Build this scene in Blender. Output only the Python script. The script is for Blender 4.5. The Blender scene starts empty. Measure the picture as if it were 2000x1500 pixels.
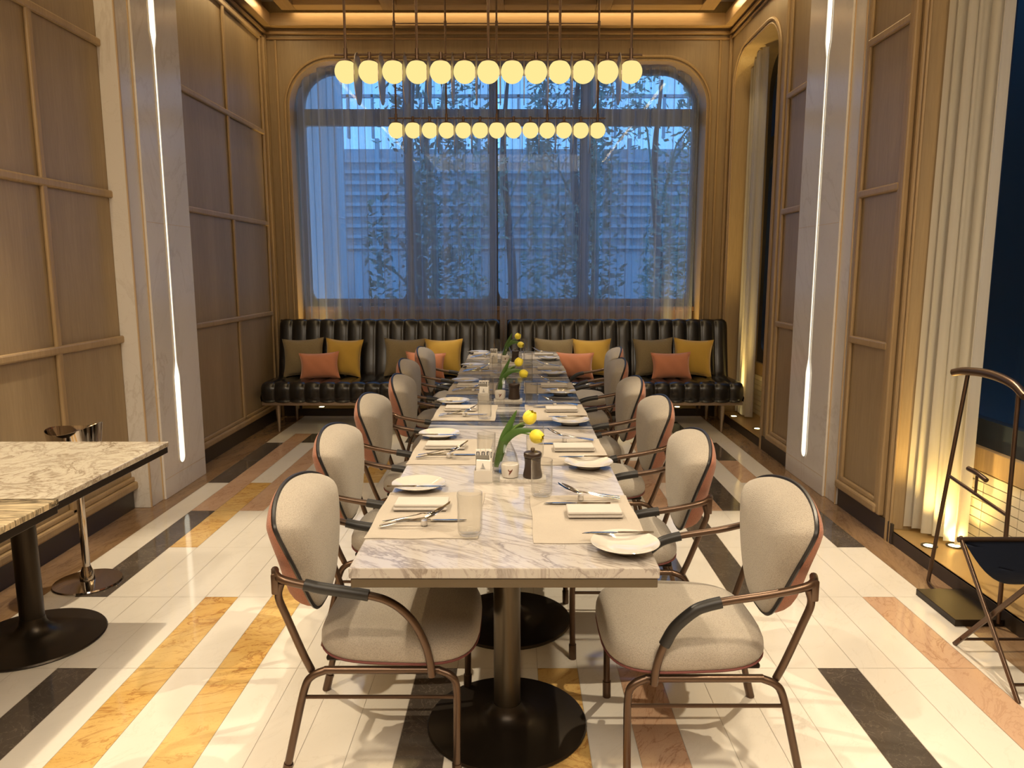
import bpy, bmesh, math, random
from mathutils import Vector, Matrix
PI = math.pi
random.seed(7)
C = bpy.context.scene.collection

# ------------------------------------------------------------------ camera, world, exposure
scn = bpy.context.scene
CAM_H = 1.5
cam_d = bpy.data.cameras.new('camera')
cam = bpy.data.objects.new('camera', cam_d); C.objects.link(cam)
cam.location = (0, 0, CAM_H)
cam_d.sensor_width = 36.0
cam_d.lens = 1450.0/2000.0*36.0
cam_d.shift_x = -10.0/2000.0
cam.rotation_euler = (PI/2 - math.atan(222/1450.0), 0, 0)
cam_d.clip_start = 0.02; cam_d.clip_end = 200
scn.camera = cam
scn.view_settings.view_transform = 'Standard'
scn.view_settings.look = 'None'
scn.view_settings.gamma = 1.0
scn.view_settings.use_curve_mapping = False
scn.view_settings.exposure = 0.18

SKY = 2.3; SPOT = 315.0; FILL = 125.0; UP = 22.0
w = bpy.data.worlds.new('dusk'); scn.world = w; w.use_nodes = True
nt = w.node_tree; nt.nodes.clear()
o_ = nt.nodes.new('ShaderNodeOutputWorld'); b_ = nt.nodes.new('ShaderNodeBackground')
tc = nt.nodes.new('ShaderNodeTexCoord'); sx = nt.nodes.new('ShaderNodeSeparateXYZ'); cr = nt.nodes.new('ShaderNodeValToRGB')
cr.color_ramp.elements[0].position = 0.0; cr.color_ramp.elements[0].color = (0.15, 0.44, 0.95, 1)
cr.color_ramp.elements[1].position = 0.7; cr.color_ramp.elements[1].color = (0.11, 0.33, 0.78, 1)
nt.links.new(tc.outputs['Generated'], sx.inputs[0]); nt.links.new(sx.outputs['Z'], cr.inputs[0])
nt.links.new(cr.outputs[0], b_.inputs[0]); b_.inputs[1].default_value = SKY
nt.links.new(b_.outputs[0], o_.inputs[0])

# ------------------------------------------------------------------ materials
MATS = {}
def newmat(name):
    m = bpy.data.materials.new(name); m.use_nodes = True
    MATS[name] = m
    return m, m.node_tree, m.node_tree.nodes['Principled BSDF']
def plain(name, col, rough=0.5, metal=0.0, coat=0.0, sheen=0.0, spec=0.5, trans=0.0):
    m, t, p = newmat(name)
    p.inputs['Base Color'].default_value = (*col, 1); p.inputs['Roughness'].default_value = rough
    p.inputs['Metallic'].default_value = metal; p.inputs['Coat Weight'].default_value = coat
    p.inputs['Sheen Weight'].default_value = sheen; p.inputs['Specular IOR Level'].default_value = spec
    return m
def N(t, kind, **kw):
    n = t.nodes.new(kind)
    for k, v in kw.items():
        if k.startswith('i_'): n.inputs[k[2:].replace('_', ' ')].default_value = v
        else: setattr(n, k, v)
    return n
def ramp(t, stops):
    n = t.nodes.new('ShaderNodeValToRGB'); e = n.color_ramp.elements
    while len(e) < len(stops): e.new(0.5)
    for el, (p, c) in zip(e, stops):
        el.position = p; el.color = (c, c, c, 1) if isinstance(c, (int, float)) else (*c, 1)
    return n
def mapping(t, scale, rot=(0, 0, 0)):
    tc = t.nodes.new('ShaderNodeTexCoord'); m0 = t.nodes.new('ShaderNodeMapping'); mp = t.nodes.new('ShaderNodeMapping')
    m0.inputs['Rotation'].default_value = rot; mp.inputs['Scale'].default_value = scale
    t.links.new(tc.outputs['Object'], m0.inputs[0]); t.links.new(m0.outputs[0], mp.inputs[0]); return mp
def bump(t, p, src, strength, dist=0.002):
    b = t.nodes.new('ShaderNodeBump'); b.inputs['Strength'].default_value = strength; b.inputs['Distance'].default_value = dist
    t.links.new(src, b.inputs['Height']); t.links.new(b.outputs[0], p.inputs['Normal'])
def wood(name, c1, c2, axis='Z', rough=0.42):
    m, t, p = newmat(name)
    sc = {'Z': (28, 28, 1.6), 'X': (1.6, 28, 28), 'Y': (28, 1.6, 28)}[axis]
    mp = mapping(t, sc)
    n = N(t, 'ShaderNodeTexNoise', i_Scale=3.0, i_Detail=6.0, i_Roughness=0.65, i_Distortion=0.4)
    t.links.new(mp.outputs[0], n.inputs[0])
    mp2 = mapping(t, tuple(x*0.05 for x in sc))
    n2 = N(t, 'ShaderNodeTexNoise', i_Scale=3.0, i_Detail=3.0); t.links.new(mp2.outputs[0], n2.inputs[0])
    mx = N(t, 'ShaderNodeMath', operation='MULTIPLY_ADD'); mx.inputs[1].default_value = 0.5
    t.links.new(n2.outputs[0], mx.inputs[0]); 
    mul = N(t, 'ShaderNodeMath', operation='MULTIPLY'); mul.inputs[1].default_value = 0.5
    t.links.new(n.outputs[0], mul.inputs[0]); t.links.new(mul.outputs[0], mx.inputs[2])
    r = ramp(t, [(0.32, c2), (0.66, c1)]); t.links.new(mx.outputs[0], r.inputs[0])
    t.links.new(r.outputs[0], p.inputs['Base Color']); p.inputs['Roughness'].default_value = rough
    bump(t, p, n.outputs[0], 0.15, 0.001)
    return m
def stone(name, base, alt, vein, scale=3.0, stretch=(1, 1, 1), rot=(0, 0, 0), width=0.03, amount=0.8, dist=1.5, rough=0.08, cloud=0.5):
    m, t, p = newmat(name)
    mp = mapping(t, stretch, rot)
    n0 = N(t, 'ShaderNodeTexNoise', i_Scale=scale*0.45, i_Detail=4.0, i_Distortion=0.6); t.links.new(mp.outputs[0], n0.inputs[0])
    n1 = N(t, 'ShaderNodeTexNoise', i_Scale=scale, i_Detail=9.0, i_Roughness=0.6, i_Distortion=dist); t.links.new(mp.outputs[0], n1.inputs[0])
    n2 = N(t, 'ShaderNodeTexNoise', i_Scale=scale*2.3, i_Detail=7.0, i_Roughness=0.6, i_Distortion=dist*1.4); t.links.new(mp.outputs[0], n2.inputs[0])
    v1 = ramp(t, [(0.5-width*2.2, 0.0), (0.5, 1.0), (0.5+width, 0.0)]); t.links.new(n1.outputs[0], v1.inputs[0])
    v2 = ramp(t, [(0.52-width*0.9, 0.0), (0.52, 0.6), (0.52+width*0.9, 0.0)]); t.links.new(n2.outputs[0], v2.inputs[0])
    mxv = N(t, 'ShaderNodeMath', operation='MAXIMUM'); t.links.new(v1.outputs[0], mxv.inputs[0]); t.links.new(v2.outputs[0], mxv.inputs[1])
    g = ramp(t, [(0.42, 0.0), (0.62, 1.0)]); t.links.new(n0.outputs[0], g.inputs[0])
    ma = N(t, 'ShaderNodeMath', operation='MULTIPLY'); t.links.new(mxv.outputs[0], ma.inputs[0]); ma.inputs[1].default_value = amount
    gm = N(t, 'ShaderNodeMath', operation='MULTIPLY_ADD'); t.links.new(g.outputs[0], gm.inputs[0]); gm.inputs[1].default_value = 0.6; gm.inputs[2].default_value = 0.4
    mb = N(t, 'ShaderNodeMath', operation='MULTIPLY'); t.links.new(ma.outputs[0], mb.inputs[0]); t.links.new(gm.outputs[0], mb.inputs[1])
    c0 = N(t, 'ShaderNodeMixRGB'); c0.inputs[1].default_value = (*base, 1); c0.inputs[2].default_value = (*alt, 1)
    cm = N(t, 'ShaderNodeMath', operation='MULTIPLY'); t.links.new(g.outputs[0], cm.inputs[0]); cm.inputs[1].default_value = cloud
    t.links.new(cm.outputs[0], c0.inputs[0])
    c1 = N(t, 'ShaderNodeMixRGB'); t.links.new(c0.outputs[0], c1.inputs[1]); c1.inputs[2].default_value = (*vein, 1); t.links.new(mb.outputs[0], c1.inputs[0])
    t.links.new(c1.outputs[0], p.inputs['Base Color']); p.inputs['Roughness'].default_value = rough
    return m
def fabric(name, col, scale=350.0, rough=0.9, strength=0.6, sheen=0.2, var=0.12, herring=False):
    m, t, p = newmat(name)
    mp = mapping(t, (1, 1, 1))
    v = N(t, 'ShaderNodeTexVoronoi', i_Scale=scale); t.links.new(mp.outputs[0], v.inputs[0])
    n = N(t, 'ShaderNodeTexNoise', i_Scale=6.0, i_Detail=4.0); t.links.new(mp.outputs[0], n.inputs[0])
    r = ramp(t, [(0.0, tuple(c*(1+var) for c in col)), (0.8, tuple(c*(1-var*1.6) for c in col))]); t.links.new(v.outputs['Distance'], r.inputs[0])
    r2 = ramp(t, [(0.3, 0.9), (0.7, 1.0)]); t.links.new(n.outputs[0], r2.inputs[0])
    mx = N(t, 'ShaderNodeMixRGB', blend_type='MULTIPLY'); mx.inputs[0].default_value = 1
    t.links.new(r.outputs[0], mx.inputs[1]); t.links.new(r2.outputs[0], mx.inputs[2])
    t.links.new(mx.outputs[0], p.inputs['Base Color']); p.inputs['Roughness'].default_value = rough
    p.inputs['Sheen Weight'].default_value = sheen; p.inputs['Specular IOR Level'].default_value = 0.2
    bump(t, p, v.outputs['Distance'], strength, 0.0015)
    return m
def emit(name, col, s):
    m = bpy.data.materials.new(name); m.use_nodes = True; t = m.node_tree; t.nodes.clear(); MATS[name] = m
    o = t.nodes.new('ShaderNodeOutputMaterial'); e = t.nodes.new('ShaderNodeEmission')
    e.inputs[0].default_value = (*col, 1); e.inputs[1].default_value = s; t.links.new(e.outputs[0], o.inputs[0]); return m
def thin_glass(name, tint=(0.96, 0.97, 0.97), lo=0.03, hi=0.45, pw=3.0, rough=0.01):
    m = bpy.data.materials.new(name); m.use_nodes = True; t = m.node_tree; t.nodes.clear(); MATS[name] = m
    o = t.nodes.new('ShaderNodeOutputMaterial'); tr = t.nodes.new('ShaderNodeBsdfTransparent'); g = t.nodes.new('ShaderNodeBsdfGlossy')
    tr.inputs[0].default_value = (*tint, 1); g.inputs['Roughness'].default_value = rough
    f = t.nodes.new('ShaderNodeLayerWeight'); f.inputs[0].default_value = 0.5
    p = t.nodes.new('ShaderNodeMath'); p.operation = 'POWER'; p.inputs[1].default_value = pw; t.links.new(f.outputs['Facing'], p.inputs[0])
    q = t.nodes.new('ShaderNodeMath'); q.operation = 'MULTIPLY_ADD'; q.inputs[1].default_value = hi-lo; q.inputs[2].default_value = lo; t.links.new(p.outputs[0], q.inputs[0])
    mx = t.nodes.new('ShaderNodeMixShader')
    t.links.new(q.outputs[0], mx.inputs[0]); t.links.new(tr.outputs[0], mx.inputs[1]); t.links.new(g.outputs[0], mx.inputs[2])
    t.links.new(mx.outputs[0], o.inputs[0]); return m
def sheer(name, col, lo, hi, axis=0):
    m = bpy.data.materials.new(name); m.use_nodes = True; t = m.node_tree; t.nodes.clear(); MATS[name] = m
    o = t.nodes.new('ShaderNodeOutputMaterial'); tr = t.nodes.new('ShaderNodeBsdfTransparent')
    d = t.nodes.new('ShaderNodeBsdfDiffuse'); d.inputs[0].default_value = (*col, 1)
    tl = t.nodes.new('ShaderNodeBsdfTranslucent'); tl.inputs[0].default_value = (*col, 1)
    mx0 = t.nodes.new('ShaderNodeMixShader'); mx0.inputs[0].default_value = 0.4
    t.links.new(d.outputs[0], mx0.inputs[1]); t.links.new(tl.outputs[0], mx0.inputs[2])
    s = (9.0, 9.0, 0.10)
    mp = mapping(t, s); n = N(t, 'ShaderNodeTexNoise', i_Scale=1.0, i_Detail=4.0, i_Roughness=0.7); t.links.new(mp.outputs[0], n.inputs[0])
    r = ramp(t, [(0.40, lo), (0.66, hi)]); t.links.new(n.outputs[0], r.inputs[0])
    mx = t.nodes.new('ShaderNodeMixShader'); t.links.new(r.outputs[0], mx.inputs[0])
    t.links.new(tr.outputs[0], mx.inputs[1]); t.links.new(mx0.outputs[0], mx.inputs[2]); t.links.new(mx.outputs[0], o.inputs[0]); return m

M_OAK = wood('oak_panel', (0.385, 0.285, 0.165), (0.265, 0.192, 0.108))
M_OAKM = wood('oak_moulding', (0.43, 0.305, 0.165), (0.30, 0.205, 0.105))
M_OAKH = wood('oak_cornice', (0.42, 0.27, 0.13), (0.28, 0.18, 0.085), 'X')
M_OAKY = wood('oak_beam', (0.36, 0.24, 0.13), (0.24, 0.155, 0.08), 'Y')
M_KICK = plain('dark_skirting', (0.045, 0.035, 0.028), 0.35)
M_PILLAR = stone('pillar_marble', (0.74, 0.71, 0.68), (0.62, 0.60, 0.58), (0.48, 0.43, 0.38), 1.6, (1, 1, 0.45), (0.5, 0, 0), 0.012, 0.45, 1.2, 0.18)
M_PEDGE = plain('pillar_bead', (0.55, 0.40, 0.24), 0.4)
S_WHITE = stone('floor_white', (0.80, 0.76, 0.69), (0.70, 0.66, 0.59), (0.50, 0.44, 0.36), 3.2, (1.4, 0.7, 1), (0, 0, 0.6), 0.007, 0.22, 1.0, 0.07)
S_DARK = stone('floor_dark', (0.075, 0.062, 0.052), (0.11, 0.09, 0.075), (0.35, 0.30, 0.24), 9.0, (1, 1, 1), (0, 0, 0.9), 0.008, 0.5, 2.0, 0.07)
S_YEL = stone('floor_yellow', (0.72, 0.50, 0.20), (0.62, 0.38, 0.11), (0.33, 0.13, 0.035), 3.0, (2.4, 1.0, 1), (0, 0, 1.25), 0.018, 0.85, 1.6, 0.07, 0.9)
S_PINK = stone('floor_rose', (0.60, 0.40, 0.27), (0.50, 0.31, 0.20), (0.28, 0.12, 0.06), 4.0, (1.8, 0.7, 1), (0, 0, 0.4), 0.012, 0.7, 1.8, 0.07)
S_BRN = stone('floor_brown_border', (0.30, 0.19, 0.105), (0.22, 0.14, 0.08), (0.14, 0.08, 0.04), 8.0, (3.0, 0.6, 1), (0, 0, 0.2), 0.03, 0.7, 1.0, 0.12)
M_GROUT = plain('grout', (0.45, 0.40, 0.33), 0.6)
M_TAB1 = stone('marble_grey_vein', (0.49, 0.455, 0.42), (0.40, 0.37, 0.345), (0.19, 0.16, 0.145), 3.4, (0.55, 2.8, 1), (0, 0, 0.62), 0.022, 0.85, 0.9, 0.10, 0.8)
M_TAB2 = stone('marble_dark_stripe', (0.50, 0.49, 0.48), (0.30, 0.29, 0.30), (0.03, 0.03, 0.04), 2.6, (0.30, 4.6, 1), (0, 0, 0.05), 0.085, 1.6, 0.5, 0.09, 1.0)
M_TAB3 = stone('marble_soft_grey', (0.42, 0.40, 0.38), (0.30, 0.29, 0.28), (0.15, 0.14, 0.13), 3.5, (0.5, 3.4, 1), (0, 0, 0.1), 0.03, 0.8, 0.8, 0.09, 0.9)
M_TAB4 = stone('marble_swirl', (0.66, 0.61, 0.51), (0.56, 0.50, 0.41), (0.27, 0.21, 0.145), 4.6, (1, 1, 1), (0, 0, 0), 0.030, 1.3, 2.2, 0.12, 0.6)
M_TAB5 = stone('marble_black_stripe', (0.72, 0.60, 0.40), (0.60, 0.48, 0.30), (0.02, 0.018, 0.015), 4.0, (0.35, 4.2, 1), (0, 0, -0.08), 0.045, 1.0, 0.9, 0.12, 0.5)
M_TRAY = stone('tray_stone', (0.62, 0.59, 0.54), (0.5, 0.47, 0.43), (0.35, 0.32, 0.28), 12.0, rough=0.3)
M_BRASS = plain('worn_bronze_edge', (0.13, 0.105, 0.075), 0.38, 0.9)
M_BRONZE = plain('bronze_tube', (0.13, 0.085, 0.06), 0.32, 0.85)
M_BRONZE_L = plain('light_bronze', (0.42, 0.34, 0.26), 0.38, 0.85)
M_BASE = plain('dark_bronze_base', (0.035, 0.027, 0.02), 0.34, 0.7)
M_POLE = plain('pole_bronze', (0.10, 0.08, 0.055), 0.32, 0.85)
M_CREAM = fabric('cream_weave', (0.42, 0.375, 0.32), 330, 0.9, 0.7)
M_CORAL = fabric('coral_weave', (0.44, 0.19, 0.125), 300, 0.9, 0.7)
M_PIPE = plain('black_piping', (0.012, 0.011, 0.014), 0.4)
M_STITCH = plain('red_stitch', (0.16, 0.05, 0.045), 0.8)
M_LEATHER = plain('black_leather', (0.009, 0.008, 0.0075), 0.27, 0.0, 0.1)
M_SLEEVE = plain('black_arm_leather', (0.015, 0.014, 0.014), 0.42)
M_SLING = plain('dark_navy_leather', (0.012, 0.014, 0.022), 0.3)
M_OLIVE = fabric('olive_weave', (0.30, 0.24, 0.14), 260, 0.9, 0.8)
M_MUST = fabric('mustard_velvet', (0.62, 0.40, 0.075), 500, 0.8, 0.15, 0.5, 0.04)
M_PEACH = fabric('salmon_velvet', (0.66, 0.27, 0.155), 500, 0.8, 0.15, 0.5, 0.04)
M_LINEN = fabric('linen', (0.43, 0.385, 0.335), 700, 0.9, 0.3, 0.05, 0.05)
M_NAPKIN = fabric('napkin_cotton', (0.54, 0.51, 0.48), 700, 0.9, 0.25, 0.05, 0.04)
M_CHINA = plain('white_china', (0.56, 0.53, 0.49), 0.08, 0.0, 0.4)
M_STEEL = plain('polished_steel', (0.62, 0.62, 0.63), 0.09, 1.0)
M_CHROME = plain('chrome', (0.55, 0.50, 0.46), 0.07, 1.0)
M_GLASS = thin_glass('drinking_glass', (0.965, 0.965, 0.96), 0.035, 0.75, 3.0)
M_WATER = thin_glass('water', (0.95, 0.97, 0.98), 0.02, 0.4, 4.0)
M_PANE = thin_glass('window_glass', (0.93, 0.96, 0.98), 0.05, 0.9, 5.0)
M_MILL = plain('dark_walnut_mill', (0.028, 0.016, 0.011), 0.35)
M_KNOB = plain('mill_knob', (0.12, 0.09, 0.065), 0.45)
M_PAPER = plain('white_paper', (0.78, 0.76, 0.73), 0.7)
M_PAPERG = plain('grey_paper', (0.20, 0.19, 0.17), 0.6)
M_INK = plain('dark_print', (0.03, 0.03, 0.045), 0.6)
M_LOGO = plain('brown_print', (0.12, 0.035, 0.02), 0.5)
M_TULIP = plain('yellow_petal', (0.80, 0.68, 0.045), 0.5, sheen=0.2)
M_LEAF = plain('tulip_leaf', (0.055, 0.13, 0.022), 0.4)
M_STEM = plain('tulip_stem', (0.12, 0.22, 0.04), 0.5)
M_GLOBE = emit('opal_globe', (1.0, 0.79, 0.30), 0.93)
M_STRIP = emit('strip_light', (1.0, 0.93, 0.74), 1.5)
M_SPOTL = emit('lamp_lens', (1.0, 0.78, 0.35), 12.0)
M_DISC = plain('chandelier_disc', (0.34, 0.27, 0.20), 0.34, 0.85)
M_SHEER = sheer('sheer_curtain', (0.52, 0.58, 0.64), 0.36, 0.62)
M_SHEER2 = sheer('linen_curtain', (0.72, 0.69, 0.62), 0.88, 0.99)
M_FRAME = plain('window_frame_dark', (0.07, 0.065, 0.06), 0.35)
M_FRAMEB = plain('window_frame_blue', (0.02, 0.03, 0.045), 0.35)
M_SILL = wood('oak_sill', (0.34, 0.19, 0.09), (0.22, 0.12, 0.05), 'X')
M_STEP = plain('gold_step', (0.45, 0.30, 0.12), 0.28, 0.35)
M_GRILLE = plain('cream_grille', (0.72, 0.66, 0.52), 0.5)
M_CEIL = plain('ceiling_white', (0.72, 0.69, 0.62), 0.8)
M_TREE = plain('outdoor_leaf', (0.13, 0.19, 0.12), 0.6)
M_TREE2 = plain('outdoor_leaf_light', (0.22, 0.30, 0.20), 0.6)
M_BARK = plain('bark', (0.05, 0.04, 0.035), 0.8)
M_OUTW = plain('outdoor_white', (0.75, 0.76, 0.78), 0.7)
M_OUTG = plain('outdoor_grey', (0.42, 0.44, 0.46), 0.8)
M_GROUND = plain('outdoor_ground', (0.20, 0.20, 0.20), 0.8)
M_TEAL = plain('outdoor_screen', (0.035, 0.06, 0.065), 0.6)

# ------------------------------------------------------------------ mesh helpers
class MB:
    def __init__(s): s.bm = bmesh.new()
    def box(s, x0, x1, y0, y1, z0, z1, bev=0.0, M=None, seg=2, mi=0):
        r = bmesh.ops.create_cube(s.bm, size=1.0)
        T = Matrix.Translation(((x0+x1)/2, (y0+y1)/2, (z0+z1)/2)) @ Matrix.Diagonal((abs(x1-x0), abs(y1-y0), abs(z1-z0), 1))
        if M is not None: T = M @ T
        vs = r['verts']; bmesh.ops.transform(s.bm, matrix=T, verts=vs)
        if mi:
            for f in {f for v in vs for f in v.link_faces}: f.material_index = mi
        if bev > 0:
            es = list({e for v in vs for e in v.link_edges})
            bmesh.ops.bevel(s.bm, geom=es, offset=bev, segments=seg, affect='EDGES', profile=0.5)
        return s
    def tube(s, pts, r, n=10, smooth=True, res=6, cap=True):
        P = [Vector(p) for p in pts]
        R = r if isinstance(r, (list, tuple)) else [r]*len(P)
        if smooth and len(P) > 2:
            Q, RR = [], []
            for i in range(len(P)-1):
                p0 = P[i-1] if i > 0 else P[0]*2-P[1]
                p3 = P[i+2] if i+2 < len(P) else P[-1]*2-P[-2]
                for k in range(res):
                    t = k/res
                    Q.append(0.5*((2*P[i])+(-p0+P[i+1])*t+(2*p0-5*P[i]+4*P[i+1]-p3)*t*t+(-p0+3*P[i]-3*P[i+1]+p3)*t**3))
                    RR.append(R[i]*(1-t)+R[i+1]*t)
            Q.append(P[-1]); RR.append(R[-1]); P, R = Q, RR
        rings = []; up = None
        for i, p in enumerate(P):
            d = (P[min(i+1, len(P)-1)]-P[max(i-1, 0)])
            if d.length < 1e-9: d = Vector((0, 0, 1))
            d.normalize()
            if up is None: up = Vector((0, 0, 1)) if abs(d.z) < 0.9 else Vector((1, 0, 0))
            a = up - d*up.dot(d); a.normalize(); up = a; b = d.cross(a)
            rings.append([s.bm.verts.new(p + (a*math.cos(2*PI*k/n)+b*math.sin(2*PI*k/n))*R[i]) for k in range(n)])
        for i in range(len(rings)-1):
            for k in range(n): s.bm.faces.new((rings[i][k], rings[i][(k+1) % n], rings[i+1][(k+1) % n], rings[i+1][k]))
        if cap: s.bm.faces.new(rings[0][::-1]); s.bm.faces.new(rings[-1])
        return s
    def loop_tube(s, pts, r, n=6):
        P = [Vector(p) for p in pts]; L = len(P); rings = []
        cen = sum(P, Vector())/L
        for i, p in enumerate(P):
            d = (P[(i+1) % L]-P[i-1]).normalized(); a = (p-cen); a = (a-d*a.dot(d)).normalized(); b = d.cross(a)
            rings.append([s.bm.verts.new(p+(a*math.cos(2*PI*k/n)+b*math.sin(2*PI*k/n))*r) for k in range(n)])
        for i in range(L):
            for k in range(n): s.bm.faces.new((rings[i][k], rings[i][(k+1) % n], rings[(i+1) % L][(k+1) % n], rings[(i+1) % L][k]))
        return s
    def lathe(s, prof, c=(0, 0, 0), n=32, capb=True, capt=True, mod=None, sc=(1, 1)):
        rings = []
        for (r, z) in prof:
            ring = []
            for k in range(n):
                a = 2*PI*k/n; rr = r*(mod(a, z) if mod else 1)
                ring.append(s.bm.verts.new((c[0]+rr*math.cos(a)*sc[0], c[1]+rr*math.sin(a)*sc[1], c[2]+z)))
            rings.append(ring)
        for i in range(len(rings)-1):
            for k in range(n): s.bm.faces.new((rings[i][k], rings[i][(k+1) % n], rings[i+1][(k+1) % n], rings[i+1][k]))
        if capb: s.bm.faces.new(rings[0][::-1])
        if capt: s.bm.faces.new(rings[-1])
        return s
    def loft(s, rings, close_ends=True):
        R = [[s.bm.verts.new(p) for p in ring] for ring in rings]; n = len(R[0])
        for i in range(len(R)-1):
            for k in range(n): s.bm.faces.new((R[i][k], R[i][(k+1) % n], R[i+1][(k+1) % n], R[i+1][k]))
        if close_ends: s.bm.faces.new(R[0][::-1]); s.bm.faces.new(R[-1])
        return s
    def grid(s, f, nu, nv):
        V = [[s.bm.verts.new(f(i/nu, j/nv)) for j in range(nv+1)] for i in range(nu+1)]
        for i in range(nu):
            for j in range(nv): s.bm.faces.new((V[i][j], V[i+1][j], V[i+1][j+1], V[i][j+1]))
        return s
    def quad(s, a, b, c, d, mi=0):
        f = s.bm.faces.new([s.bm.verts.new(p) for p in (a, b, c, d)]); f.material_index = mi; return s
    def build(s, name, mat, parent=None, smooth=False, angle=40, recalc=True, loc=None):
        if recalc: bmesh.ops.recalc_face_normals(s.bm, faces=s.bm.faces)
        me = bpy.data.meshes.new(name); s.bm.to_mesh(me); s.bm.free()
        for m in (mat if isinstance(mat, (list, tuple)) else [mat]): me.materials.append(m)
        if smooth:
            for p in me.polygons: p.use_smooth = True
            try: me.set_sharp_from_angle(angle=math.radians(angle))
            except Exception: pass
        o = bpy.data.objects.new(name, me); C.objects.link(o)
        if loc: o.location = loc
        if parent: o.parent = parent
        return o
def tag(o, label, cat, group=None, kind=None):
    if label: o['label'] = label
    if cat: o['category'] = cat
    if group: o['group'] = group
    if kind: o['kind'] = kind
    return o
def thing(name, label, cat, loc=(0, 0, 0), rz=0, group=None):
    o = bpy.data.objects.new(name, None); o.empty_display_size = 0.05; C.objects.link(o)
    o.location = loc; o.rotation_euler = (0, 0, rz); return tag(o, label, cat, group)
def struct(o): o['kind'] = 'structure'; return o
def dup(root, loc, rz=0, label=None, group=None):
    r = root.copy(); C.objects.link(r); r.location = loc; r.rotation_euler = (0, 0, rz)
    if label: r['label'] = label
    if group: r['group'] = group
    for ch in list(root.children):
        c = ch.copy(); C.objects.link(c); c.parent = r
        for g in ch.children:
            d = g.copy(); C.objects.link(d); d.parent = c
    return r
def rrect(a0, a1, b0, b1, rt, rb=0.0, n=10):
    """rounded rectangle loop: rt radius at the top, rb at the bottom"""
    pts = []
    def arc(cx, cy, r, t0, t1):
        if r <= 1e-6: pts.append((cx, cy)); return
        for k in range(n+1):
            t = math.radians(t0+(t1-t0)*k/n); pts.append((cx+r*math.cos(t), cy+r*math.sin(t)))
    rt = rt if isinstance(rt, tuple) else (rt, rt); rb = rb if isinstance(rb, tuple) else (rb, rb)
    arc(a0+rb[0], b0+rb[0], rb[0], 180, 270); arc(a1-rb[1], b0+rb[1], rb[1], 270, 360)
    arc(a1-rt[1], b1-rt[1], rt[1], 0, 90); arc(a0+rt[0], b1-rt[0], rt[0], 90, 180)
    return pts
def plate(mb, outer, holes, axis, d0, d1, mi=0):
    """flat plate with holes. axis 'Y': (a,b)->(a,d,b); 'X': (a,b)->(d,a,b); 'Z': (a,b,d)"""
    def P(a, b, d): return {'Y': (a, d, b), 'X': (d, a, b), 'Z': (a, b, d)}[axis]
    bm = mb.bm; loops = [outer]+holes; allv = []
    for d in (d0, d1):
        es = []; vs = []
        for lp in loops:
            v = [bm.verts.new(P(a, b, d)) for a, b in lp]; vs.append(v)
            for i in range(len(v)): es.append(bm.edges.new((v[i], v[(i+1) % len(v)])))
        bmesh.ops.triangle_fill(bm, edges=es, use_beauty=True, use_dissolve=False)
        allv.append(vs)
    for la, lb in zip(*allv):
        n = len(la)
        for i in range(n): bm.faces.new((la[i], la[(i+1) % n], lb[(i+1) % n], lb[i]))
    if mi:
        for f in bm.faces: f.material_index = f.material_index or mi
    return mb

# ------------------------------------------------------------------ lamps of the room (downlights in the ceiling) and added fill lights
ZC = 3.92
def downlight(x, y, power, size, blend, label, col=(1.0, 0.82, 0.57), aim=(0, 0, -1), rad=0.025):
    t = thing('ceiling_downlight', label, 'ceiling light', (x, y, ZC), 0, 'recessed ceiling downlights')
    MB().lathe([(0.035, 0.0), (0.05, 0.0), (0.05, -0.012), (0.034, -0.012)], n=24, capb=False, capt=False).build('trim_ring', M_OUTW, t, True)
    MB().lathe([(0.034, -0.004), (0.001, -0.003)], n=20, capb=False).build('lens', M_SPOTL, t)
    ld = bpy.data.lights.new('downlight_beam', 'SPOT'); ld.energy = power; ld.spot_size = math.radians(size); ld.spot_blend = blend
    ld.color = col; ld.shadow_soft_size = rad
    lo = bpy.data.objects.new('downlight_beam', ld); C.objects.link(lo); lo.parent = t; lo.location = (0, 0, -0.03)
    lo.rotation_euler = Vector(aim).to_track_quat('-Z', 'Y').to_euler()
    return t
def aim_at(p, q): return (Vector(q)-Vector(p)).normalized()
def spot_to(x, y, q, power, size, blend, label, **k): return downlight(x, y, power, size, blend, label, aim=aim_at((x, y, ZC), q), **k)
spot_to(-1.72, 4.15, (-0.95, 2.60, 0), SPOT*1.0, 60, 0.35, 'downlight above the left aisle beside the left pillar')
spot_to(1.42, 4.15, (0.80, 2.60, 0), SPOT*1.0, 60, 0.35, 'downlight above the right aisle beside the right pillar')
spot_to(-1.05, 6.95, (-0.45, 6.55, 0.75), SPOT*0.55, 30, 0.3, 'downlight above the left end of the leather bench')
spot_to(0.90, 6.95, (0.42, 6.55, 0.75), SPOT*0.55, 30, 0.3, 'downlight above the right end of the leather bench')
downlight(-1.60, 0.7, 170, 150, 0.8, 'added wide fill spot over the left aisle, out of view', rad=0.12)  # added out of view to warm the walls and chair fronts
downlight(1.30, 0.7, 230, 150, 0.8, 'added wide fill spot over the right aisle, out of view', rad=0.12)  # same added fill for the right side, not a known lamp
def area(name, loc, sx, sy, power, col, rot=(0, 0, 0)):
    ld = bpy.data.lights.new(name, 'AREA'); ld.shape = 'RECTANGLE'; ld.size = sx; ld.size_y = sy; ld.energy = power; ld.color = col
    lo = bpy.data.objects.new(name, ld); C.objects.link(lo); lo.location = loc; lo.rotation_euler = rot; return lo
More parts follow.
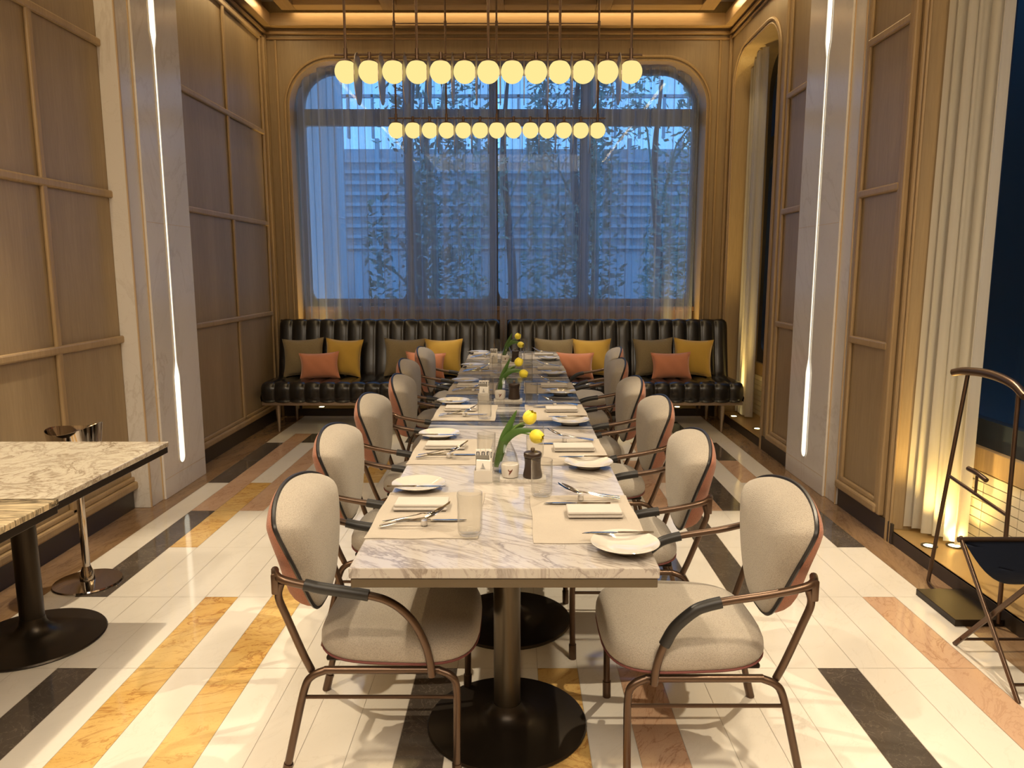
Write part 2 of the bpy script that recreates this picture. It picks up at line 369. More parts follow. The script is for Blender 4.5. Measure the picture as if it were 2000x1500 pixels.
# added area light behind the camera, soft fill with no known fixture
area('added_fill_area', (-0.2, -1.2, 3.86), 3.4, 2.6, FILL, (1.0, 0.86, 0.68))
area('cove_light_left', (-2.28, 3.0, 3.90), 0.05, 8.5, FILL*0.25, (1.0, 0.72, 0.36))
area('cove_light_back', (-0.18, 7.45, 3.93), 3.9, 0.05, FILL*0.06, (1.0, 0.72, 0.36))
area('cove_light_right', (1.92, 3.0, 3.90), 0.05, 8.5, FILL*0.25, (1.0, 0.72, 0.36))

# ------------------------------------------------------------------ room shell
XL, XR, YB, YF = -2.45, 2.08, 7.60, -3.0
# floor: lanes of stone
X0, LW = -2.21, 0.1525; rows = [YF]+[0.135+0.625*j for j in range(-4, 11)]+[6.75, 7.3, YB]
rows = sorted(set(round(r, 3) for r in rows if r >= YF))
spec = {  # lane: [(y0, y1, material)]
 0: [(5.13, 6.39, 1)], 1: [(3.25, 4.52, 1), (4.52, 6.76, 3)], 2: [(3.88, 5.14, 2), (6.38, 6.76, 1)], 3: [(0, 2.64, 1), (4.5, 6.76, 3)],
 4: [(-3, 1.4, 3)], 5: [(0.7, 3.27, 2), (6.0, 6.4, 3)], 6: [(4.4, 5.2, 1)], 7: [(1.3, 3.9, 2), (5.13, 5.77, 2)], 9: [(4.5, 5.8, 3)],
 10: [(3.2, 4.6, 2)], 12: [(1.3, 2.65, 1)], 14: [(4.5, 6.4, 1)], 15: [(0.7, 2.65, 2), (3.8, 5.2, 3)], 17: [(1.3, 2.65, 3), (5.1, 6.4, 2)], 19: [(3.2, 4.6, 1)],
 20: [(4.5, 5.8, 3)], 21: [(3.2, 4.52, 1), (5.1, 6.4, 3)], 22: [(1.3, 2.65, 1), (4.5, 5.2, 3)], 23: [(4.5, 5.77, 1)], 25: [(-1, 3.27, 3), (5.13, 5.8, 3), (5.75, 6.4, 1)],
 26: [(3.88, 5.14, 1)], 8: [(6.38, 7.3, 1)], 24: [(6.38, 7.3, 1)], 11: [(-2, 0.8, 2)]}
fb = MB(); g = 0.0009
fb.quad((XL, YF, -0.0015), (XR+0.5, YF, -0.0015), (XR+0.5, YB+0.5, -0.0015), (XL, YB+0.5, -0.0015), 5)
for k in range(27):
    xa, xb = X0+k*LW, X0+(k+1)*LW
    for j in range(len(rows)-1):
        ya, yb = rows[j], rows[j+1]; yc = (ya+yb)/2; mi = 0
        for (a, b, m) in spec.get(k, []):
            if a <= yc <= b: mi = m
        fb.quad((xa+g, ya+g, 0), (xb-g, ya+g, 0), (xb-g, yb-g, 0), (xa+g, yb-g, 0), mi)
for (xa, xb) in ((XL, X0), (X0+27*LW, XR)):
    for j in range(0, len(rows)-1, 2):
        ya, yb = rows[j], rows[min(j+2, len(rows)-1)]
        fb.quad((xa+g, ya+g, 0), (xb-g, ya+g, 0), (xb-g, yb-g, 0), (xa+g, yb-g, 0), 4)
fb.box(XL-0.15, XR+0.5, YF, YB+0.5, -0.12, -0.01, mi=5)
floor = fb.build('floor', [S_WHITE, S_DARK, S_YEL, S_PINK, S_BRN, M_GROUT], recalc=False); struct(floor)

# walls
wl = MB().box(XL-0.15, XL, YF, YB+0.45, 0, 4.15); struct(wl.build('wall_left', M_OAK))
wf = MB().box(XL-0.15, XR+0.45, YF-0.15, YF, 0, 4.15); struct(wf.build('wall_front', M_OAK))
BX0, BX1, BZ1, BR = -2.235, 1.86, 3.515, 0.43
wb = MB(); plate(wb, [(XL-0.15, 0), (XR+0.45, 0), (XR+0.45, 4.15), (XL-0.15, 4.15)], [rrect(BX0, BX1, 0.08, BZ1, BR)], 'Y', YB, YB+0.42)
struct(wb.build('wall_back', M_OAK, smooth=True, angle=25))
FN = (6.20, 7.42, 0.075, 3.50, 0.30)   # far niche y0,y1,z0,z1,r
NN = (2.30, 3.96, 0.075, 3.50, 0.30)
wr = MB(); plate(wr, [(YF, 0), (YB, 0), (YB, 4.15), (YF, 4.15)], [rrect(FN[0], FN[1], FN[2], FN[3], FN[4]), rrect(NN[0], NN[1], NN[2], NN[3], NN[4])], 'X', XR, XR+0.40)
struct(wr.build('wall_right', M_OAK, smooth=True, angle=25))

# ceiling: white slab with oak coffers
ce = MB().box(XL-0.15, XR+0.45, YF-0.15, YB+0.45, 4.05, 4.2); struct(ce.build('ceiling', M_CEIL))
BW = 0.07
for i, x in enumerate((-2.13, -1.18, -0.19, 0.80, 1.77)):
    b = MB().box(x-BW, x+BW, YF, 7.38, 3.90, 4.05, 0.006)
    if i < 4: b.box(x+BW, x+BW+0.03, YF, 7.24, 4.0, 4.05, 0.004)
    if i > 0: b.box(x-BW-0.03, x-BW, YF, 7.24, 4.0, 4.05, 0.004)
    struct(b.build('trim_%d' % (10+i), M_OAKY))
n_ = 20
for y in (7.31, 5.3, 3.3, 1.3, -0.7):
    b = MB()
    for xa, xb in ((-2.06, -1.25), (-1.11, -0.26), (-0.12, 0.73), (0.87, 1.70)):
        b.box(xa, xb, y-BW, y+BW, 3.90, 4.05, 0.006); b.box(xa+0.03, xb-0.03, y-BW-0.03, y-BW, 4.0, 4.05, 0.004)
    struct(b.build('trim_%d' % n_, M_OAKH)); n_ += 1
# cornice
def cornice(mb, p):  # p(d, a) places depth d from wall
    pass
cb = MB().box(XL, XR, YB-0.10, YB, 3.80, 3.92, 0.006).box(XL, XR, YB-0.035, YB, 3.745, 3.775, 0.008).box(XL, XR, YB-0.02, YB, 3.70, 3.72, 0.006)
struct(cb.build('trim_1', M_OAKH))
cb = MB().box(XL, XL+0.10, YF, YB-0.10, 3.80, 3.92, 0.006).box(XL, XL+0.035, YF, YB-0.035, 3.745, 3.775, 0.008).box(XL, XL+0.02, YF, YB-0.02, 3.70, 3.72, 0.006)
struct(cb.build('trim_2', M_OAKY))
cb = MB().box(XR-0.10, XR, YF, YB-0.10, 3.80, 3.92, 0.006).box(XR-0.035, XR, YF, YB-0.035, 3.745, 3.775, 0.008).box(XR-0.02, XR, YF, YB-0.02, 3.70, 3.72, 0.006)
struct(cb.build('trim_3', M_OAKY))
# skirtings
def skirting(name, *boxes):
    m = MB()
    for b in boxes: m.box(*b)
    struct(m.build(name, M_KICK))
skirting('baseboard_left', (XL, XL+0.012, YF, 4.56, 0, 0.115), (XL, XL+0.012, 5.38, YB, 0, 0.115))
skirting('baseboard_right', (XR-0.010, XR, 3.93, 4.63, 0, 0.115), (XR-0.010, XR, 5.50, 6.18, 0, 0.115),
         (XR-0.004, XR, FN[0], FN[1], 0, 0.068), (XR-0.004, XR, NN[0], NN[1], 0, 0.068), (XR-0.010, XR, YF, 2.28, 0, 0.115))
skirting('baseboard_back', (XL+0.012, BX0, YB-0.012, YB, 0, 0.115), (BX0, BX1, YB-0.006, YB, 0, 0.075), (BX1, XR-0.012, YB-0.012, YB, 0, 0.115))

# panel mouldings
def bar(m, axis, wall, sgn, a, z0, z1, wdt=0.045, prot=0.022):
    """vertical moulding on a side wall at y=a"""
    x0, x1 = sorted((wall, wall+sgn*prot))
    m.box(x0, x1, a-wdt/2, a+wdt/2, z0, z1, 0.009)
def hbar(m, wall, sgn, y0, y1, z, wdt=0.045, prot=0.026):
    x0, x1 = sorted((wall, wall+sgn*prot)); m.box(x0, x1, y0, y1, z-wdt/2, z+wdt/2, 0.010)
def panels(name, wall, sgn, ys, zs, double=None):
    m = MB()
    for y in ys: bar(m, 'Y', wall, sgn, y, zs[0], zs[-1])
    for z in zs[1:]: hbar(m, wall, sgn, ys[0], ys[-1], z)
    x0, x1 = sorted((wall, wall+sgn*0.04)); m.box(x0, x1, ys[0]-0.03, ys[-1]+0.03, 0.125, 0.175, 0.012)
    x0, x1 = sorted((wall, wall+sgn*0.022)); m.box(x0, x1, ys[0], ys[-1], 0.175, 0.205, 0.008)
    for y, s in (double or []):
        x0, x1 = sorted((wall, wall+sgn*0.035)); m.box(x0, x1, y-0.018, y+0.018, 0.125, 3.70, 0.008)
    struct(m.build(name, M_OAKM))
ZP = [0.15, 1.08, 1.95, 2.81, 3.68]
panels('trim_4', XL, 1, [-0.15, 0.66, 1.47, 2.29, 3.11, 3.93, 4.71], ZP, [(4.765, 1)])
panels('trim_5', XL, 1, [5.41, 6.53, 7.42], ZP, [(7.50, 1)])
panels('trim_6', XR, -1, [5.53, 5.93], ZP, [(5.985, 1)])
panels('trim_7', XR, -1, [4.12, 4.60], ZP, [(4.065, 1)])
panels('trim_8', XR, -1, [-1.2, -0.3, 0.6, 1.4, 2.1], ZP)
# moulding of the back wall corners
m = MB().box(XL+0.10, XL+0.125, YB-0.02, YB, 0.12, 3.70, 0.008).box(XR-0.125, XR-0.10, YB-0.02, YB, 0.12, 3.70, 0.008)
m.box(XL, XL+0.03, YB-0.045, YB, 0.0, 3.74, 0.008).box(XR-0.03, XR, YB-0.045, YB, 0.0, 3.74, 0.008)
struct(m.build('trim_9', M_OAKM))
# arch surrounds: bead around the openings
def surround(name, axis, pl, sgn, a0, a1, b0, b1, r):
    m = MB()
    for off, rad in ((0.035, 0.014), (0.0, 0.008)):
        lp = rrect(a0-off, a1+off, b0, b1+off, r+off, 0.0, 14)
        # open at the bottom: reorder so the path runs up one side and down the other
        pts = lp[1:]+lp[:1]
        P3 = [((a, pl+sgn*0.004, b) if axis == 'Y' else (pl+sgn*0.004, a, b)) for a, b in pts]
        m.tube(P3, rad, 8, smooth=False)
    struct(m.build(name, M_OAKM, smooth=True))
surround('trim_30', 'Y', YB, -1, BX0, BX1, 0.08, BZ1, BR)
surround('trim_31', 'X', XR, -1, FN[0], FN[1], 0.0, FN[3], FN[4])
surround('trim_32', 'X', XR, -1, NN[0], NN[1], 0.0, NN[3], NN[4])

# marble pillars
def pillar(name, wall, face, y0, y1, sgn):
    m = MB(); x0, x1 = sorted((wall, face)); xs = face-sgn*0.018
    m.box(x0, x1, y0+0.17, y1, 0, 4.05, 0.004)
    a, b = sorted((wall, xs)); m.box(a, b, y0, y0+0.17, 0, 4.05, 0.004)
    o = m.build(name, M_PILLAR); struct(o)
    m = MB()
    for y, xx in ((y0+0.170, xs), (y0+0.006, xs)):
        a, b = sorted((xx-sgn*0.002, xx+sgn*0.006)); m.box(a, b, y-0.008, y+0.008, 0.0, 4.05, 0.003)
    # fine joint lines
    a, b = sorted((face-sgn*0.001, face+sgn*0.0006))
    m.box(a, b, y0+0.18, y1-0.004, 1.80, 1.803); m.box(a, b, y0+0.18, y1-0.004, 0.13, 0.133)
    struct(m.build(name.replace('wall', 'trim').replace('_pillar', '')+'_bead', M_PEDGE, o))
pillar('wall_left_pillar', XL, -2.32, 4.57, 5.38, 1)
pillar('wall_right_pillar', XR, 2.045, 4.64, 5.505, -1)

# slot lights in the pillars
def slot_light(label, xf, sgn, yc):
    t = thing('wall_light', label, 'wall light', (xf, yc, 0.19))
    hw, hn = 0.040, 0.011
    def outline(e):
        L = []
        W, Nn = hw+e, hn+e
        for k in range(9):
            a = PI+PI*k/8; L.append((W*math.cos(a), W*math.sin(a)+hw))
        L += [(W, 0.60), (Nn, 0.70), (Nn, 2.70), (W, 2.80), (W, 3.60)]
        L += [(-W, 3.60), (-W, 2.80), (-Nn, 2.70), (-Nn, 0.70), (-W, 0.60)]
        return L
    m = MB(); lo = outline(0.0)
    a, b = sorted((-sgn*0.004, sgn*0.003)); plate(m, lo, [], 'X', a, b); m.build('light_panel', M_STRIP, t)
    m = MB(); plate(m, outline(0.006), [outline(0.0005)], 'X', -0.003, 0.007 if sgn > 0 else -0.007); m.build('slot_edge', M_PILLAR, t)
slot_light('tall slender slot light in the left marble pillar', -2.32, 1, 5.00)
slot_light('tall slender slot light in the right marble pillar', 2.045, -1, 5.155)

# ------------------------------------------------------------------ windows
def window(name, axis, d0, d1, outer, holes, mat, pane_d):
    m = MB(); plate(m, outer, holes, axis, d0, d1); fr = m.build(name, mat, smooth=True, angle=25); struct(fr)
    g = MB()
    for h in holes:
        if axis == 'Y': vs = [g.bm.verts.new((a, pane_d, b)) for a, b in h]
        else: vs = [g.bm.verts.new((pane_d, a, b)) for a, b in h]
        g.bm.faces.new(vs)
    p = g.build('glass', M_PANE, fr, recalc=False); return fr
e = 0.004
cols = [(-2.18, -1.17), (-1.08, -0.29), (-0.20, 0.65), (0.75, 1.80)]
holes = []
for i, (a, b) in enumerate(cols):
    tl = 0.36 if i == 0 else 0.0; tr = 0.36 if i == 3 else 0.0
    holes.append(rrect(a, b, 3.13, 3.47, (min(tl, 0.32), min(tr, 0.32)), 0.0))
    holes.append(rrect(a, b, 1.16, 2.97, 0.02, 0.14))
window('window_1', 'Y', 7.93, 8.0, rrect(BX0-e, BX1+e, 1.12, BZ1+e, BR), holes, M_FRAME, 7.965)
m = MB().box(BX0, BX1, 7.88, 7.99, 0.60, 1.12, 0.004).box(BX0, BX1, 7.84, 7.99, 1.08, 1.125, 0.004)
m.box(BX0, BX1, 7.99, 8.02, 0.08, 1.2); struct(m.build('trim_33', M_SILL))
m = MB().box(BX0, BX1, YB, 7.99, 0.02, 0.082, 0.003); struct(m.build('trim_34', M_STEP))

def side_niche(idx, nn, split):
    y0, y1, z0, z1, r = nn
    xa = XR+0.33
    holes = []
    if split:
        ym = (y0+y1)/2
        holes.append(rrect(y0+0.10, ym-0.03, z1-0.75, z1-0.12, (0.0, 0.0))); holes.append(rrect(ym+0.03, y1-0.10, z1-0.75, z1-0.12, (0.0, 0.30)))
        holes.append(rrect(y0+0.10, ym-0.03, 0.72, z1-0.95, 0.06, 0.06)); holes.append(rrect(ym+0.03, y1-0.10, 0.72, z1-0.95, 0.10, 0.10))
    else:
        holes.append(rrect(y0+0.04, y1-0.06, 0.74, z1-0.1, 0.25, 0.02))
    window('window_%d' % idx, 'X', xa, xa+0.06, rrect(y0-e, y1+e, 0.60, z1+e, r), holes, M_FRAMEB, xa+0.03)
    m = MB().box(xa-0.03, XR+0.40, y0, y1, 0.48, 0.60, 0.004); struct(m.build('trim_%d' % (40+idx), M_OAKM))
    m = MB().box(XR, XR+0.40, y0, y1, 0.02, 0.078, 0.003); struct(m.build('trim_%d' % (50+idx), M_STEP))
    m = MB().box(xa+0.0, XR+0.395, y0, y1, 0.07, 0.48); struct(m.build('trim_%d' % (60+idx), M_FRAMEB))
    # heater grille with thin dark joints
    t = thing('heater_grille', 'cream slotted heater grille under the %s side window' % ('near' if idx == 3 else 'far'), 'grille', (xa-0.02, (y0+y1)/2, 0.078))
    m = MB(); nrow = 8; hh = 0.395/nrow; wv = 0.30; ncol = int(math.ceil((y1-y0)/wv)); wv = (y1-y0-0.01)/ncol
    for i in range(nrow):
        for j in range(ncol):
            ya = -(y1-y0)/2+0.005+j*wv; m.box(0.0, 0.012, ya+0.0025, ya+wv-0.0025, i*hh+0.0025, (i+1)*hh-0.0025)
    m.build('slat_panel', M_GRILLE, t)
    MB().box(0.012, 0.018, -(y1-y0)/2, (y1-y0)/2, 0, 0.395).build('backing', M_KICK, t)
side_niche(2, FN, True)
side_niche(3, NN, False)

# heater grille behind the bench
t = thing('heater_grille', 'cream slotted heater grille low in the back window niche', 'grille', (-0.19, 7.87, 0.084))
m = MB()
for i in range(9):
    for j in range(13):
        xa = -2.04+j*0.314; m.box(xa+0.0025, xa+0.3115, -0.01, 0.0, i*0.057+0.0025, (i+1)*0.057-0.0025)
m.build('slat_panel', M_GRILLE, t); MB().box(-2.04, 2.04, 0.0, 0.008, 0, 0.513).build('backing', M_KICK, t)

# uplights in the steps
def uplight(x, y, z, label, power, aim=(0, 0, 1), size=100):
    t = thing('floor_uplight', label, 'uplight', (x, y, z), 0, 'recessed uplights in the window steps')
    MB().lathe([(0.028, 0.0), (0.040, 0.0), (0.040, 0.004), (0.028, 0.003)], n=24, capb=False, capt=False).build('trim_ring', M_BRASS, t, True)
    MB().lathe([(0.028, 0.0015), (0.001, 0.0016)], n=20, capb=False).build('lens', M_SPOTL, t)
    ld = bpy.data.lights.new('uplight_beam', 'SPOT'); ld.energy = power; ld.spot_size = math.radians(size); ld.spot_blend = 0.8
    ld.color = (1.0, 0.66, 0.20); ld.shadow_soft_size = 0.02
    lo = bpy.data.objects.new('uplight_beam', ld); C.objects.link(lo); lo.parent = t; lo.location = (0, 0, 0.01)
    lo.rotation_euler = Vector(aim).to_track_quat('-Z', 'Y').to_euler()
uplight(2.15, 3.70, 0.079, 'round uplight in the near window step, nearer the room', UP*1.6)
uplight(2.28, 3.70, 0.079, 'round uplight in the near window step, nearer the glass', UP*1.6)
uplight(2.135, 7.18, 0.079, 'round uplight in the far side window step behind the bench end', UP*11.0, (0.0, -0.06, 1), 34)
uplight(2.18, 6.60, 0.079, 'round uplight in the far side window step beside the bench seat', UP*1.6, (0, 0, 1), 80)
uplight(-2.05, 7.665, 0.083, 'uplight in the back step at its left end', UP*11.0, (0, 0.0, 1), 34)
uplight(1.68, 7.665, 0.083, 'uplight in the back step at its right end', UP*11.0, (0, 0.0, 1), 34)
uplight(-1.45, 7.665, 0.083, 'uplight in the back step under the left bench', UP*0.6)
uplight(1.10, 7.665, 0.083, 'uplight in the back step under the right bench', UP*0.6)

# ------------------------------------------------------------------ curtains
def curtain(name, label, axis, a0, a1, z0, z1, depth, dmid, nf, mat, top=None, seed=1, bottom_flare=0.0, slope=0.0):
    rnd = random.Random(seed); ph = [rnd.uniform(0, 6) for _ in range(6)]
    nu = nf*10; nv = 24; m = MB()
    V = []
    for i in range(nu+1):
        s = i/nu; row = []
        for j in range(nv+1):
            q = j/nv; a = a0+(a1-a0)*s
            zt = z1 if top is None else top(a)
            z = z0+(zt-z0)*q
            dd = depth*(math.sin(2*PI*nf*s+ph[0]+1.2*math.sin(3.1*s*6+ph[1]))+0.35*math.sin(2*PI*nf*2.1*s+ph[2]))*(0.75+0.25*(1-q))
            a += (0.25*(a1-a0)/nf)*math.sin(2*PI*nf*s*2+ph[3])*0.5 + bottom_flare*(1-q)**2*(s-0.5)
            if axis == 'Y': p = (a, dmid+dd, z)
            else: p = (dmid+dd+slope*(s-0.5), a, z)
            row.append(m.bm.verts.new(p))
        V.append(row)
    for i in range(nu):
        for j in range(nv): m.bm.faces.new((V[i][j], V[i+1][j], V[i+1][j+1], V[i][j+1]))
    o = m.build(name, mat, smooth=True, angle=180, recalc=False); tag(o, label, 'curtain'); return o
def arch_top(a0, a1, z1, r):
    def f(a):
        d = min(a-a0, a1-a); d = max(d, 0.0)
        return z1 if d >= r else z1-r+math.sqrt(max(0, r*r-(r-d)**2))
    return f
tp = arch_top(BX0-0.005, BX1+0.005, BZ1-0.012, BR)
curtain('sheer_curtain', 'sheer blue-grey curtain over the left half of the back window', 'Y', BX0+0.025, -0.21, 0.10, 3.4, 0.040, 7.76, 13, M_SHEER, tp, 3)
curtain('sheer_curtain', 'sheer blue-grey curtain over the right half of the back window', 'Y', -0.17, BX1-0.025, 0.10, 3.4, 0.040, 7.76, 13, M_SHEER, tp, 5)
curtain('linen_curtain', 'pale linen curtain gathered in the far side window behind the bench end', 'X', 7.02, 7.39, 0.10, 3.3, 0.030, XR+0.15, 5, M_SHEER2, arch_top(FN[0], FN[1]+0.01, FN[3]-0.02, FN[4]), 8)
curtain('linen_curtain', 'pale ribbed linen curtain gathered in the near side window by the valet stand', 'X', 3.66, 3.93, 0.10, 3.3, 0.040, XR+0.165, 5, M_SHEER2, None, 9, 0.04, -0.14)

# ------------------------------------------------------------------ outside
struct(MB().box(-14, 14, 8.1, 30, -0.6, -0.5).build('floor_outside', M_GROUND))
def tree(x, y, h, r, label, seed, n=1300, mat=None, z0=0.6):
    rnd = random.Random(seed); t = thing('garden_tree', label, 'tree', (x, y, -0.5), 0, 'garden trees beyond the back window')
    MB().tube([(0, 0, 0), (0.08, 0.05, h*0.35), (-0.06, 0, h*0.7), (0.02, 0, h*0.95)], [0.09, 0.07, 0.05, 0.02], 8).build('trunk', M_BARK, t, True)
    m = MB(); cl = lambda q: max(-0.75*r, min(0.75*r, q)); bl = [(cl(rnd.gauss(0, r*0.6)), cl(rnd.gauss(0, r*0.5)), rnd.uniform(z0, h)) for _ in range(14)]
    for _ in range(n):
        b = rnd.choice(bl); c = Vector((b[0]+max(-0.25*r, min(0.25*r, rnd.gauss(0, r*0.18))), b[1]+max(-0.25*r, min(0.25*r, rnd.gauss(0, r*0.18))), b[2]+rnd.gauss(0, h*0.09)))
        s = rnd.uniform(0.04, 0.09); a = Vector((rnd.gauss(0, 1), rnd.gauss(0, 1), rnd.gauss(0, .6))).normalized(); bb = a.orthogonal().normalized()
        m.bm.faces.new([m.bm.verts.new(c+a*s), m.bm.verts.new(c+bb*s*0.4), m.bm.verts.new(c-a*s), m.bm.verts.new(c-bb*s*0.4)])
    for b in bl[:8]:
        m.tube([(0, 0, min(b[2], h*0.7)*0.8), (b[0]*0.5, b[1]*0.5, b[2]*0.92), b], 0.015, 5, smooth=False)
    m.build('foliage', mat or M_TREE, t, recalc=False)
tree(-1.35, 10.0, 4.6, 0.62, 'dark leafy tree beyond the left pane of the back window', 1, 2100)
tree(-0.15, 11.6, 5.2, 0.62, 'leafy tree beyond the second pane of the back window', 2, 1700, M_TREE2)
tree(0.80, 10.1, 5.0, 0.62, 'dense tree beyond the third pane of the back window', 3, 2100)
tree(2.10, 11.4, 5.0, 0.62, 'loose tree beyond the right pane of the back window', 4, 1700, M_TREE2)
tree(-1.6, 14.0, 6.2, 0.9, 'tall tree far back in the garden on the left', 5, 1300)
tree(1.4, 14.2, 6.4, 0.9, 'tall tree far back in the garden on the right', 6, 1300)
o = MB().box(-2.42, -2.05, 8.75, 9.1, -0.5, 5.0, 0.01).box(-2.425, -2.045, 8.745, 9.105, 2.1, 2.108).box(-2.425, -2.045, 8.745, 9.105, 0.9, 0.908).build('garden_column', M_OUTW)
tag(o, 'pale rendered column just outside the left edge of the back window', 'column')
o = MB()
o.box(-4, 4.5, 16.0, 16.3, -0.5, 1.9)
o.box(-4, 4.5, 16.05, 16.3, 1.9, 4.0)
for k in range(9): o.box(-4, 4.5, 15.9, 16.0, 1.95+k*0.22, 2.02+k*0.22)
for k in range(9): o.box(-4+k*1.05, -3.92+k*1.05, 15.95, 16.1, 1.9, 4.2)
for z in (4.6, 5.0): o.box(-4, 4.5, 15.9, 16.0, z, z+0.06)
for k in range(18): o.box(-4+k*0.5, -3.95+k*0.5, 15.9, 16.0, 4.2, 5.06)
tag(o.build('slatted_building', M_OUTG), 'pale slatted building far behind the garden trees', 'building')
def lattice(x0, x1, label):
    t = thing('lattice_fence', label, 'fence', ((x0+x1)/2, 9.0, -0.5), 0, 'low lattice fences in the garden'); hw = (x1-x0)/2
    MB().box(-hw, hw, -0.03, 0.03, 1.62, 1.66).box(-hw, hw, -0.03, 0.03, 1.22, 1.25).box(-hw, -hw+0.05, -0.03, 0.03, 0, 1.66).box(hw-0.05, hw, -0.03, 0.03, 0, 1.66).build('frame', M_OUTW, t)
    m = MB(); k = -hw
    while k < hw-0.15:
        m.tube([(k, 0.01, 1.25), (k+0.18, 0.01, 1.62)], 0.008, 5, smooth=False); m.tube([(k+0.18, -0.01, 1.25), (k, -0.01, 1.62)], 0.008, 5, smooth=False); k += 0.11
    m.build('lattice', M_OUTW, t)
    MB().box(-hw, hw, 0.06, 0.08, 0.0, 1.2).build('board', M_GROUND, t)
lattice(-2.0, -0.95, 'low white lattice fence outside the left pane'); lattice(-0.9, 0.1, 'low white lattice fence outside the middle panes')
# outside of the side windows: dark screens and a spiky plant
struct(MB().box(3.6, 3.7, -3, 7.4, -0.5, 5.5).build('wall_outside', M_TEAL)); struct(MB().box(2.6, 3.58, 7.5, 7.6, -0.5, 5.5).build('wall_outside_end', M_TEAL))
struct(MB().box(2.48, 6, -3, 9, -0.6, -0.5).build('floor_terrace', M_GROUND))
m = MB()
for k in range(7): m.box(3.1, 3.14, 6.3+k*0.18, 6.36+k*0.18, -0.5, 4.5)
tag(m.build('slatted_screen', M_FRAMEB), 'dark vertical slatted screen outside the far side window', 'screen')
t = thing('spiky_plant', 'spiky blue-green plant outside the near side window', 'plant', (3.0, 3.35, -0.5))
MB().box(-0.3, 0.3, -0.6, 0.3, 0.0, 0.9, 0.02).build('planter', M_TEAL, t)
m = MB(); rnd = random.Random(5)
for k in range(170):
    a = rnd.uniform(0, 2*PI); zc = rnd.uniform(0.9, 2.2); L = rnd.uniform(0.15, 0.34); cx, cy = rnd.gauss(0, 0.10), rnd.uniform(-0.5, 0.1)
    d = Vector((math.cos(a), math.sin(a), rnd.uniform(-0.3, 1.0))).normalized(); q = d.cross(Vector((0, 0, 1))).normalized()*0.014
    p = Vector((cx, cy, zc)); m.bm.faces.new([m.bm.verts.new(p-q), m.bm.verts.new(p+q), m.bm.verts.new(p+d*L)])
m.build('leaves', plain('agave_leaf', (0.20, 0.33, 0.28), 0.5), t, recalc=False)
MB().tube([(0, -0.2, 0.8), (0, -0.2, 2.2)], 0.04, 8).build('stem', M_BARK, t)

# ------------------------------------------------------------------ dining tables
TCX, TW = -0.033, 0.397
def dining_table(y0, y1, mat, poles, label, edge_vis=True):
    t = thing('dining_table', label, 'table', (TCX, (y0+y1)/2, 0), 0, 'marble dining tables joined in one long row')
    h = (y1-y0)/2-0.0015
    MB().box(-TW, TW, -h, h, 0.722, 0.75, 0.003).build('tabletop', mat, t)
    MB().box(-TW+0.004, TW-0.004, -h+0.004, h-0.004, 0.696, 0.7205, 0.002).build('edge_band', M_BRASS, t)
    for py in poles:
        MB().lathe([(0.262, 0.0), (0.266, 0.006), (0.262, 0.013), (0.18, 0.022), (0.10, 0.030), (0.066, 0.042), (0.050, 0.065), (0.046, 0.08)], (0, py-(y0+y1)/2, 0), 56).build('base', M_BASE, t, True)
        MB().lathe([(0.044, 0.07), (0.044, 0.697)], (0, py-(y0+y1)/2, 0), 28).build('pole', M_POLE, t, True)
    return t
dining_table(1.795, 3.475, M_TAB1, [2.29, 3.03], 'nearest dining table of the long row, white marble with soft grey diagonal veins')
dining_table(3.475, 5.17, M_TAB2, [3.97, 4.70], 'middle dining table of the long row, marble with dark grey cross stripes')
dining_table(5.17, 6.90, M_TAB3, [5.68, 6.42], 'farthest dining table of the long row, soft grey marble before the bench')
def side_table(x0, x1, y0, y1, mat, label, px, py):
    cx, cy = (x0+x1)/2, (y0+y1)/2; t = thing('cafe_table', label, 'table', (cx, cy, 0), 0, 'small marble tables by the left wall')
    hx, hy = (x1-x0)/2, (y1-y0)/2-0.001
    MB().box(-hx, hx, -hy, hy, 0.728, 0.75, 0.003).build('tabletop', mat, t)
    MB().box(-hx+0.004, hx-0.004, -hy+0.003, hy-0.003, 0.70, 0.7275, 0.002).build('edge_band', M_BASE, t)
    MB().lathe([(0.262, 0.0), (0.266, 0.006), (0.262, 0.012), (0.18, 0.020), (0.10, 0.030), (0.070, 0.045), (0.050, 0.075), (0.046, 0.10)], (px-cx, py-cy, 0), 56).build('base', M_BASE, t, True)
    MB().lathe([(0.045, 0.08), (0.045, 0.701)], (px-cx, py-cy, 0), 28).build('pole', M_BASE, t, True)
side_table(-2.34, -1.545, 2.386, 3.215, M_TAB4, 'small table by the left wall with a cream swirl-veined marble top', -1.985, 2.86)
side_table(-2.32, -1.525, 1.58, 2.384, M_TAB5, 'small table at the left frame edge with a black-striped marble top', -1.95, 1.95)

# ------------------------------------------------------------------ chairs
def cat(pts, res=8, closed=False):
    P = [Vector(p) for p in pts]; n = len(P); Q = []
    rng = range(n) if closed else range(n-1)
    for i in rng:
        p0 = P[(i-1) % n] if closed or i > 0 else P[0]*2-P[1]
        p1, p2 = P[i], P[(i+1) % n]; p3 = P[(i+2) % n] if closed or i+2 < n else P[-1]*2-P[-2]
        for k in range(res):
            t = k/res; Q.append(0.5*((2*p1)+(-p0+p2)*t+(2*p0-5*p1+4*p2-p3)*t*t+(-p0+3*p1-3*p2+p3)*t**3))
    if not closed: Q.append(P[-1])
    return Q
HALF = [(0.0, 0.0), (0.050, 0.008), (0.095, 0.060), (0.134, 0.17), (0.175, 0.34), (0.212, 0.52), (0.242, 0.68), (0.256, 0.79), (0.250, 0.868), (0.185, 0.940), (0.092, 0.985)]
FULL = HALF + [(0.0, 1.0)] + [(-a, b) for a, b in HALF[:0:-1]]
OUT = [(p.x, p.y) for p in cat([(a, b, 0) for a, b in FULL], 4, True)]
